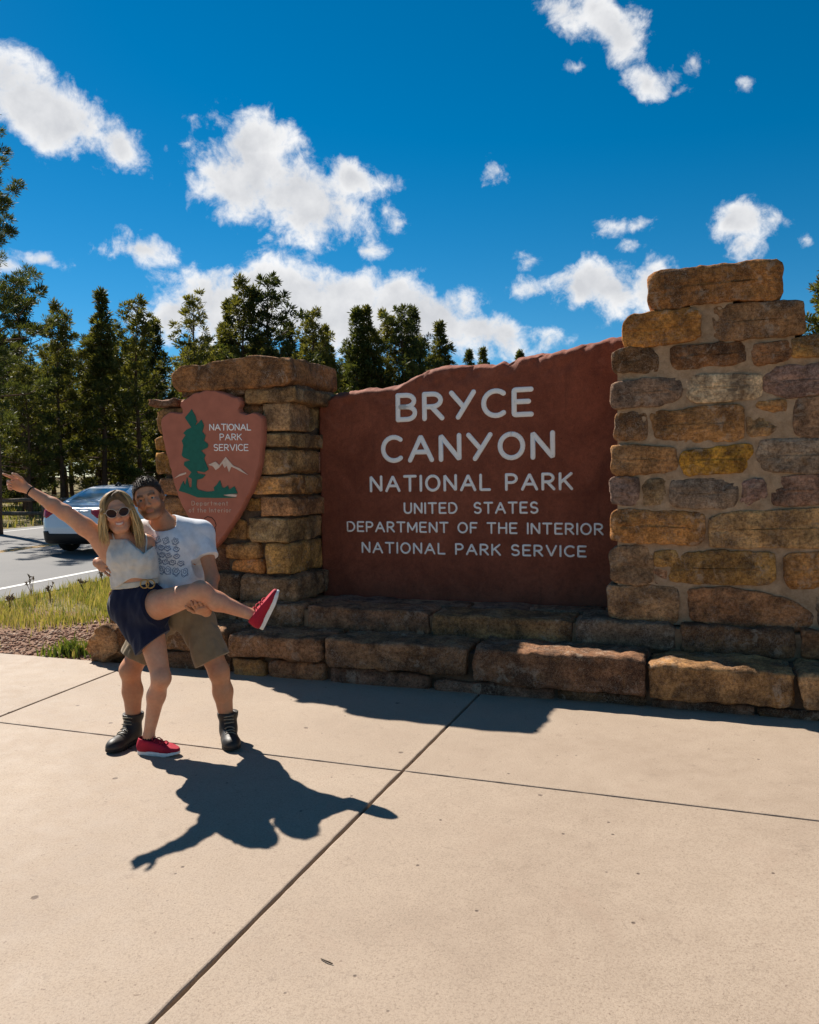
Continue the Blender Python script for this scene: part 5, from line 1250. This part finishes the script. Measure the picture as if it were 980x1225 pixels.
    def shirt(f):
        X = f.all(); f.d -= (.018 * np.abs(waves(X, 21, 30, 5, (1, .5, .9))) + .012 * waves(X, 22, 75, 6, (1.2, .5, .8)) - .006).astype(np.float32) * sst(1.45, 1.2, X[..., 2]).astype(np.float32)
        hem = P(212, 712, 4.95)[2]; f.d = np.maximum(f.d, hem + .010 * np.sin(X[..., 0] * 26) - X[..., 2]).astype(np.float32)
        for a, b in ((shR, elR), (shL, elL)):
            d = unit(b - a); m = a + (b - a) * .56; t = (X - m) @ d; near = np.linalg.norm(X - m - t[..., None] * d, axis=-1) < .10
            f.d = np.where(near & (t > -.02), np.maximum(f.d, t), f.d).astype(np.float32)
        f.add(cone(nb + V3(.002, -.03, -.012), hc + RH @ V3(0, 0, -.06), .074, .085, .01), op='s', k=.006)
    out = lambda a, b: cone(a, a + (b - a) * .62, .060, .062, .03)
    f = build([ell(pel + V3(0, 0, .06), (.165, .122, .10), R0, .05)] + torso[1:] + [econe(pel + V3(0, 0, .05), che, (.165, .12), (.175, .118), lat, .05), out(shR, elR), out(shL, elL)], h, .013, shirt)
    shirt_o = out_obj(f, 't_shirt', CLOTH, root, lambda V: tocol(len(V), (.80, .81, .84)))
    # line-drawn print on the chest
    bv = BVHTree.FromPolygons([shirt_o.matrix_basis @ v.co + Vector(root.location) for v in shirt_o.data.vertices], [tuple(p.vertices) for p in shirt_o.data.polygons])
    def hit(px, py):
        d = Vector(unit(ray(px, py))); q = bv.ray_cast(Vector(CAM), d); return (q[0] - d * .0015) if q[0] else None
    rp = random.Random(8); mb = MB()
    def stroke(pts):
        q = [hit(*p) for p in pts]
        if all(a is not None for a in q) and max((a - b).length for a, b in zip(q, q[1:])) < .05: mb.tube(q, .0016, 5)
    for (y0, xs_, wd, ht) in ((647, (181, 189, 199, 210), 4.6, 5.0), (656, (184, 192, 201, 211), 4.4, 3.8), (664.5, (185, 193, 202, 211), 4.4, 3.6), (672.5, (190, 198, 207, 216), 4.8, 3.8), (683, (193, 201.5, 210.5, 220), 5.2, 6.0)):
        for xq in xs_:
            xq += rp.uniform(-1, 1); ph = rp.uniform(0, 6); lob = rp.randint(3, 6)
            stroke([(xq + wd * .8 * math.cos(t) * (1 + .22 * math.sin(lob * t + ph)), y0 + (xq - 200) * .10 + ht * .8 * math.sin(t) * (1 + .2 * math.sin(lob * t))) for t in np.linspace(0, 6.283, 26)])
            stroke([(xq + wd * .35 * math.cos(t), y0 + (xq - 200) * .10 - 1 + ht * .32 * math.sin(t)) for t in np.linspace(0, 6.283, 12)])
            stroke([(xq - wd * .7, y0 + (xq - 200) * .10 + ht * .35), (xq, y0 + (xq - 200) * .10 + ht * .7), (xq + wd * .7, y0 + (xq - 200) * .10 + ht * .2)])
        stroke([(xs_[0] - 5, y0 + ht + 1 + (xs_[0] - 200) * .1), ((xs_[0] + xs_[-1]) / 2, y0 + ht + 1.4), (xs_[-1] + 5, y0 + ht + .5 + (xs_[-1] - 200) * .1)])
    if mb.v: tag(mb.build('print', plain('print_ink', (.16, .20, .30), .8, .2), shirt_o, smooth=True), 'grey-blue line drawing printed on the shirt front', kind='stuff')
    # khaki shorts
    def shorts(f):
        X = f.all(); f.d -= (.022 * np.abs(waves(X, 31, 42, 5, (1.2, .8, .40))) + .008 * waves(X, 32, 100, 7, (1, 1, .4)) - .005).astype(np.float32)
        for kn, hip in ((knL, hipL), (knR, hipR)):
            d = unit(kn - hip); m = hip + (kn - hip) * .80; t = (X - m) @ d; near = np.abs(X[..., 0] - m[0]) < .20
            mine = (np.abs(X[..., 0] - m[0]) < np.abs(X[..., 0] - (m[0] + (.5 if kn is knL else -.5))))
            f.d = np.where(near & (t > -.03) & (X[..., 2] < .66), np.maximum(f.d, t), f.d).astype(np.float32)
        f.d = np.maximum(f.d, X[..., 2] - (pel[2] + .13)).astype(np.float32)
    f = build([ell(pel, (.165, .122, .125), R0, .05), cone(hipL, knL, .100, .088, .035), cone(hipR, knR, .100, .090, .035), ell(pel - V3(0, 0, .07), (.12, .10, .08), R0, .05)], h, .014, shorts)
    out_obj(f, 'shorts', CLOTH, root, lambda V: tocol(len(V), (.27, .195, .115)))
    bc = lambda V: tocol(len(V), (.030, .024, .020)) * (1 + .5 * sst(.05, .03, V[:, 2]))[:, None]
    footwear(root, 'boot', (anL[0] + .010, anL[1] + .038, 0), V3(-.27, -.96, 0), V3(0, 0, 1), .285, LEATHER, bc, BLKR, .178, .053, LACE, .03)
    footwear(root, 'boot', (anR[0] - .012, anR[1] + .038, 0), V3(.32, -.95, 0), V3(0, 0, 1), .280, LEATHER, bc, BLKR, .178, .053, LACE, .03)

# ================================================================== the woman
def woman():
    lat = unit(V3(1, .10, 0)); R0 = np.stack([lat, unit(np.cross(V3(0, 0, 1), lat)), V3(0, 0, 1)], 1)
    root = empty('person', (P(185, 897, 4.80)[0], 4.80, 0)); tag(root, 'person in cream crop top and navy shorts, arm raised and red shoe kicked out', 'person')
    pel, wai, che = P(163, 722, 4.90), P(162, 696, 4.895), P(158, 666, 4.885); shL, shR = P(130, 651, 4.885), P(174, 650, 4.93); nb = P(149, 646, 4.895)
    torso = [ell(pel, (.150, .108, .105), R0, .05), econe(pel, wai, (.128, .095), (.116, .085), lat, .05), econe(wai, che, (.114, .084), (.126, .092), lat, .05), cone(shL, shR, .050, .046, .05), cone(nb, shL, .042, .040, .03), cone(nb, shR, .042, .040, .03), ell(P(147, 670, 4.82), (.055, .052, .052), None, .035), ell(P(170, 671, 4.83), (.055, .052, .052), None, .035)]
    hc = P(141, 613.5, 4.86); up = unit(V3(-.13, -.05, 1)); RH = head_axes(up, V3(.36, -1, -.03)); s = 1.0
    hp, hcut = head_prims(hc, RH, s, False); neck = [cone(nb - V3(0, 0, .01), hc + RH @ V3(0, -.015, -.06), .047, .044, .025)]
    el, wr = P(77, 612.5, 4.80), P(32, 584.5, 4.785)
    arm = [cone(P(138, 668, 4.89), P(122, 650, 4.88), .070, .058, .03), cone(shL, shL * .45 + el * .55, .058, .052, .03), cone(shL * .45 + el * .55, el, .052, .043, .02), cone(el, el * .68 + wr * .32, .043, .040, .02), cone(el * .68 + wr * .32, wr, .040, .0245, .02)]
    hR = hand(wr, P(14, 577, 4.76) - wr, V3(.1, -1, -.15), V3(.15, 0, 1), (.12, .95, 1.05, 1.05, .6), .95, spread=.05, thumb_out=.55)
    e2, w2 = P(166, 676, 5.22), P(196, 672, 5.29)
    arm2 = [cone(shR, e2, .048, .038, .03), cone(e2, w2, .038, .024, .02)] + hand(w2, V3(1, .02, .05), V3(0, -1, 0), V3(0, 0, 1), (.15, .15, .15, .15, .1), .93)
    hipS, knS, anS = P(176, 738, 4.90), P(193, 811, 4.775), P(178, 880, 4.83); hipU, knU, anU = P(178, 727, 4.86), P(240, 708, 4.66), P(306, 737, 4.70)
    cfS, cfU = knS * .68 + anS * .32 + V3(-.012, .02, 0), knU * .68 + anU * .32 + V3(-.01, .01, -.012)
    legs = [cone(hipS, knS, .090, .053, .04), cone(knS, cfS, .050, .051, .03), cone(cfS, anS, .051, .031, .03), cone(anS, anS - V3(0, 0, .045), .032, .032, .02), ell(knS + V3(.006, -.018, 0), (.043, .042, .05), None, .03),
            cone(hipU, knU, .096, .058, .04), ell(knU + V3(0, -.01, .010), (.052, .046, .047), None, .03), cone(knU, cfU, .052, .053, .03), cone(cfU, anU, .052, .031, .03), cone(anU, anU + unit(anU - knU) * .04, .033, .03, .02)]
    h = .0045; body = build(torso + neck + hp + arm + hR + arm2 + legs, h)
    for c in hcut: body.add(c, op='s')
    def skin(V):
        c = tocol(len(V), (.65, .335, .200)); c *= (1 + .06 * waves(V, 13, 40))[:, None]
        q = (V - hc) @ RH / s; x, y, z = q.T; face = sst(.14, .11, np.linalg.norm(q, axis=1))
        c = blend(c, face * .5 * sst(.03, .01, np.abs(np.abs(x) - .042)) * sst(.03, .0, np.abs(z + .025)) * (y > .03), (.58, .24, .17))
        lip = face * sst(.028, .022, np.abs(x)) * sst(.015, .010, np.abs(z + .062 - 14 * x * x)) * (y > .05); c = blend(c, lip * .55, (.46, .16, .13))
        c = blend(c, face * sst(.023, .018, np.abs(x)) * sst(.0065, .004, np.abs(z + .062 - 14 * x * x)) * (y > .05), (.74, .70, .66)); 
        # a small dark tattoo on the forearm and one on the chest
        ft = np.linalg.norm(V - (wr * .62 + el * .38), axis=1); c = blend(c, sst(.022, .016, ft) * (waves(V, 77, 260) > .02) * .7, (.10, .07, .065))
        return np.clip(c, 0, 1)
    body_o = out_obj(body, 'body', SKIN, root, skin)
    # long blonde hair
    def L(x, y, z): return hc + RH @ (V3(x, y, z) * s)
    def hairf(f):
        X = f.all(); q = (X - hc) @ RH / s
        f.add(ell(L(.004, .090, -.024), (.063, .075, .106), RH, .02), op='s', k=.012)
        qs = (q * np.array([1, 1, .07])).astype(np.float32); f.d -= (.0024 * waves(qs, 61, 330, 9) + .0022 * waves(qs, 62, 120, 6)).astype(np.float32)
    pr = [ell(L(0, -.016, .038), (.085, .106, .092), RH, .02), econe(L(0, -.06, .0), L(-.01, -.075, -.17), (.085, .045), (.075, .035), RH[:, 0], .03),
          cone(L(-.076, .01, .02), L(-.086, .015, -.09), .020, .022, .03), cone(L(-.088, .0, -.05), L(-.090, -.01, -.13), .026, .014, .03),
          cone(L(.076, .01, .02), L(.086, .015, -.08), .020, .022, .03), cone(L(.088, .0, -.05), L(.090, -.01, -.12), .026, .014, .03), cone(L(-.02, .045, .112), L(-.082, .045, .02), .018, .022, .02), cone(L(-.005, .045, .112), L(.082, .045, .02), .018, .020, .02)]
    f = build(pr, .004, -.004, hairf)
    def hcol(V):
        q = (V - hc) @ RH / s; st = waves(q * np.array([1, 1, .07]), 63, 480, 9) + .7 * waves(q * np.array([1, 1, .07]), 64, 150, 6); c = blend(tocol(len(V), (.17, .095, .042)), sst(.10, -.05, q[:, 2] + .04 * st), (.52, .32, .125)); return np.clip(c * (1 + .75 * st)[:, None], .02, 1)
    hair_o = out_obj(f, 'hair', HAIRM, root, hcol)
    rl = random.Random(17); lk = MB(); lc = []
    for k in range(420):
        q = -1 if k % 2 else 1; ph = math.radians(rl.uniform(48, 178)); lift = rl.uniform(1.0, 1.09); ys = .055 - .10 * (ph / math.pi); pts = []
        for th in np.linspace(4, 98, 8):
            t = math.radians(th); pts.append(np.array([q * .086 * math.sin(t) * math.sin(ph), -.014 + .107 * math.sin(t) * math.cos(ph) + ys * max(0, 1 - th / 60), .036 + .096 * math.cos(t)]) * np.array([lift, lift, 1]) + np.array([-.008 * max(0, 1 - th / 50), 0, 0]))
        p1 = pts[-1]; ln_ = rl.uniform(.15, .29 if q < 0 else .22) * (1.0 if ph < 2.2 else .9); wv = rl.uniform(0, 6.28); fl = rl.uniform(-.02, .035)
        for m in range(1, 9):
            t = m / 8; pts.append(p1 + np.array([q * (.012 * math.sin(t * 2.2) + fl * t * .8) + .006 * math.sin(wv + t * 5), .030 * t * (1 if ph < 1.9 else -.3) + .006 * math.cos(wv + t * 4), -ln_ * t]))
        r0 = rl.uniform(.0035, .0062); i0 = len(lk.v); lk.tube([L(*a) for a in pts], [r0 * (.7 if m < 2 else 1.0) * (1 - max(0, (m - 9) / 6.2) ** 1.5) for m in range(16)], 5)
        sh = rl.uniform(.65, 1.35); root_c = np.array([.20, .115, .05]); tip_c = np.array([.66, .43, .185])
        for m in range(16): lc += [np.clip((root_c + (tip_c - root_c) * min(1, m / 9)) * sh, 0, 1)] * 5
    me = mesh_np('lock', [tuple(v) for v in lk.v], lk.f); cc = np.ones((len(lc), 4), np.float32); cc[:, :3] = np.array(lc); me.color_attributes.new('Col', 'FLOAT_COLOR', 'POINT').data.foreach_set('color', cc.ravel())
    tag(mobj('lock', me, HAIRM, hair_o), kind='stuff')
    # sunglasses
    sg = empty('sunglasses', L(0, .105, .006)); sg.parent = root; sg.location = Vector(L(0, .105, .006)) - Vector(root.location)
    FR = plain('pale_frame', (.58, .45, .34), .3, .5, metal=.3); LN = plain('dark_lens', (.030, .012, .010), .2, .15)
    for q in (-1, 1):
        rim = [(q * .034 + .0295 * math.cos(t) * (1 + .08 * math.sin(t) * q * math.cos(t)), .106 - .35 * (abs(q * .034 + .029 * math.cos(t)) - .01) ** 2 * 12, .006 + .0255 * math.sin(t) + .003 * math.cos(t) * q) for t in np.linspace(0, 6.2832, 25)]
        MB().tube([L(*p) for p in rim], .0024, 6).build('rim', FR, sg, smooth=True)
        c = np.mean(rim[:-1], 0); MB().prism([L(*(c + (np.array(p) - c) * .98)) for p in rim[:-1]], RH[:, 1] * .002).build('lens', LN, sg)
        MB().tube([L(q * .062, .096, .010), L(q * .078, .06, .012), L(q * .080, .0, .010)], .0028, 6).build('temple', FR, sg, smooth=True)
    MB().tube([L(-.007, .108, .014), L(0, .112, .017), L(.007, .108, .014)], .0026, 6).build('bridge', FR, sg, smooth=True)
    # cropped top with a V neck and thin straps
    vb = P(172, 661, 4.80)
    def top(f):
        X = f.all(); f.d -= (.010 * np.abs(waves(X, 41, 55, 5, (1, .7, .8))) + .004 * waves(X, 42, 120, 7) - .002).astype(np.float32)
        e1, e2_ = P(140, 702, 4.8)[2], P(186, 692, 4.8)[2]; x1, x2 = P(140, 702, 4.8)[0], P(186, 692, 4.8)[0]
        hem = e1 + (e2_ - e1) * (X[..., 0] - x1) / (x2 - x1) + .038 * np.exp(-((X[..., 0] - (x1 + x2) / 2 + .02) / .07) ** 2) - .006; f.d = np.maximum(f.d, hem - X[..., 2]).astype(np.float32)
        # upper edge: V in front, low under the arm and across the back
        zv = vb[2] - .008; a = np.abs(X[..., 0] - vb[0]); upper = np.minimum(zv + a * np.where(X[..., 0] < vb[0], .78, 1.1), P(139, 645, 4.85)[2]); back = P(150, 668, 4.9)[2]
        upper = np.where(X[..., 1] > 4.90, back, upper); f.d = np.maximum(f.d, X[..., 2] - upper).astype(np.float32)
        ax = P(131, 655, 4.88); f.add(cone(ax + V3(-.075, -.12, .035), ax + V3(-.065, .12, .03), .078, .078, 0), op='s', k=.004)
    f = build(torso[1:] + [econe(wai, che, (.118, .088), (.134, .098), lat, .05)], h, .008, top); out_obj(f, 'crop_top', CLOTH, root, lambda V: tocol(len(V), (.74, .69, .62)))
    bb = BVHTree.FromPolygons([body_o.matrix_basis @ v.co + Vector(root.location) for v in body_o.data.vertices], [tuple(q.vertices) for q in body_o.data.polygons])
    strap_m = plain('strap_cream', (.62, .56, .49), .8)
    for a, b in (((140, 654, 4.80), (137, 643, 4.89)), ((177, 657, 4.81), (174, 644, 4.92))):
        q = []
        for t in np.linspace(0, 1, 9):
            c, nn, _, _ = bb.find_nearest(Vector(P(*(np.array(a) * (1 - t) + np.array(b) * t)))); q.append(c + nn * .003)
        MB().tube(q, .0055, 6).build('strap', strap_m, root, smooth=True)
    # navy shorts
    du = unit(knU - hipU); mu = P(191, 727, 4.84); ds = unit(V3(.62, -.1, -.78)); ms = P(190, 763, 4.84)
    def nav(f):
        X = f.all(); f.d -= (.014 * np.abs(waves(X, 51, 44, 5, (1, .8, .6))) + .005 * waves(X, 52, 110, 7) - .003).astype(np.float32)
        tu_ = (X - mu) @ du; ts = (X - ms) @ ds; f.d = np.maximum(f.d, np.where(X[..., 2] > P(190, 752, 4.84)[2], tu_, -1)).astype(np.float32); f.d = np.maximum(f.d, ts).astype(np.float32)
        zt_ = wai[2] + .002 + (X[..., 0] - wai[0]) * .10; f.d = np.maximum(f.d, X[..., 2] - zt_).astype(np.float32)
    f = build([ell(pel, (.152, .112, .105), R0, .05), econe(pel, wai, (.132, .098), (.118, .087), lat, .05), cone(hipS, knS, .102, .090, .03), cone(hipU, knU, .112, .105, .03), cone(P(152, 735, 4.88), P(172, 772, 4.86), .07, .05, .04)], h, .010, nav)
    out_obj(f, 'shorts', CLOTH, root, lambda V: tocol(len(V), (.012, .016, .042)))
    # belt with a ring buckle
    def belt(f):
        X = f.all(); zt_ = wai[2] + .004 + (X[..., 0] - wai[0]) * .10; f.d = np.maximum(f.d, np.abs(X[..., 2] - zt_ + .012) - .017).astype(np.float32)
    f = build([ell(pel, (.152, .112, .105), R0, .05), econe(pel, wai, (.132, .098), (.118, .087), lat, .05)], h, .016, belt); V, Fc = f.mesh('belt'); bo = mobj('belt', mesh_np('belt', V, Fc), BELT, root)
    for px in (173, 180): MB().tube([P(px + 5.0 * math.cos(t), 698.5 + 5.0 * math.sin(t), 4.775) for t in np.linspace(0, 6.2832, 17)], .0045, 6).build('ring_buckle', GOLD, bo, smooth=True)
    # wrist band
    wb = wr * .90 + el * .10; ad = unit(el - wr); x_ = unit(np.cross(ad, V3(0, 0, 1))); y_ = np.cross(ad, x_)
    MB().tube([wb + (x_ * math.cos(t) + y_ * math.sin(t)) * .029 for t in np.linspace(0, 6.2832, 17)], .0042, 6).build('wrist_band', SOCK, root, smooth=True)
    # red trainers and black socks
    rc = lambda V: tocol(len(V), (.42, .012, .035)) * (.85 + .3 * sst(.02, .07, V[:, 2]))[:, None]
    MB().tube([anS - V3(0, 0, .04), anS + V3(0, 0, .006)], [.037, .036], 14).build('sock', SOCK, root, smooth=True)
    footwear(root, 'red_shoe', (P(165, 897, 4.83)[0], 4.845, 0), V3(1, -.22, 0), V3(0, 0, 1), .262, MESHU, rc, RUB, 0, .043, RLACE, .026)
    sdn = unit(anU - knU); MB().tube([anU - sdn * .004, anU + sdn * .045], [.037, .037], 14).build('sock', SOCK, root, smooth=True)
    hl, te = P(315.5, 752, 4.72), P(338, 706, 4.66); td = unit(te - hl); footwear(root, 'red_shoe', hl - td * .004, td, -unit(sdn - td * (sdn @ td)), .255, MESHU, rc, RUB, 0, .043, RLACE, .026)
man(); woman()
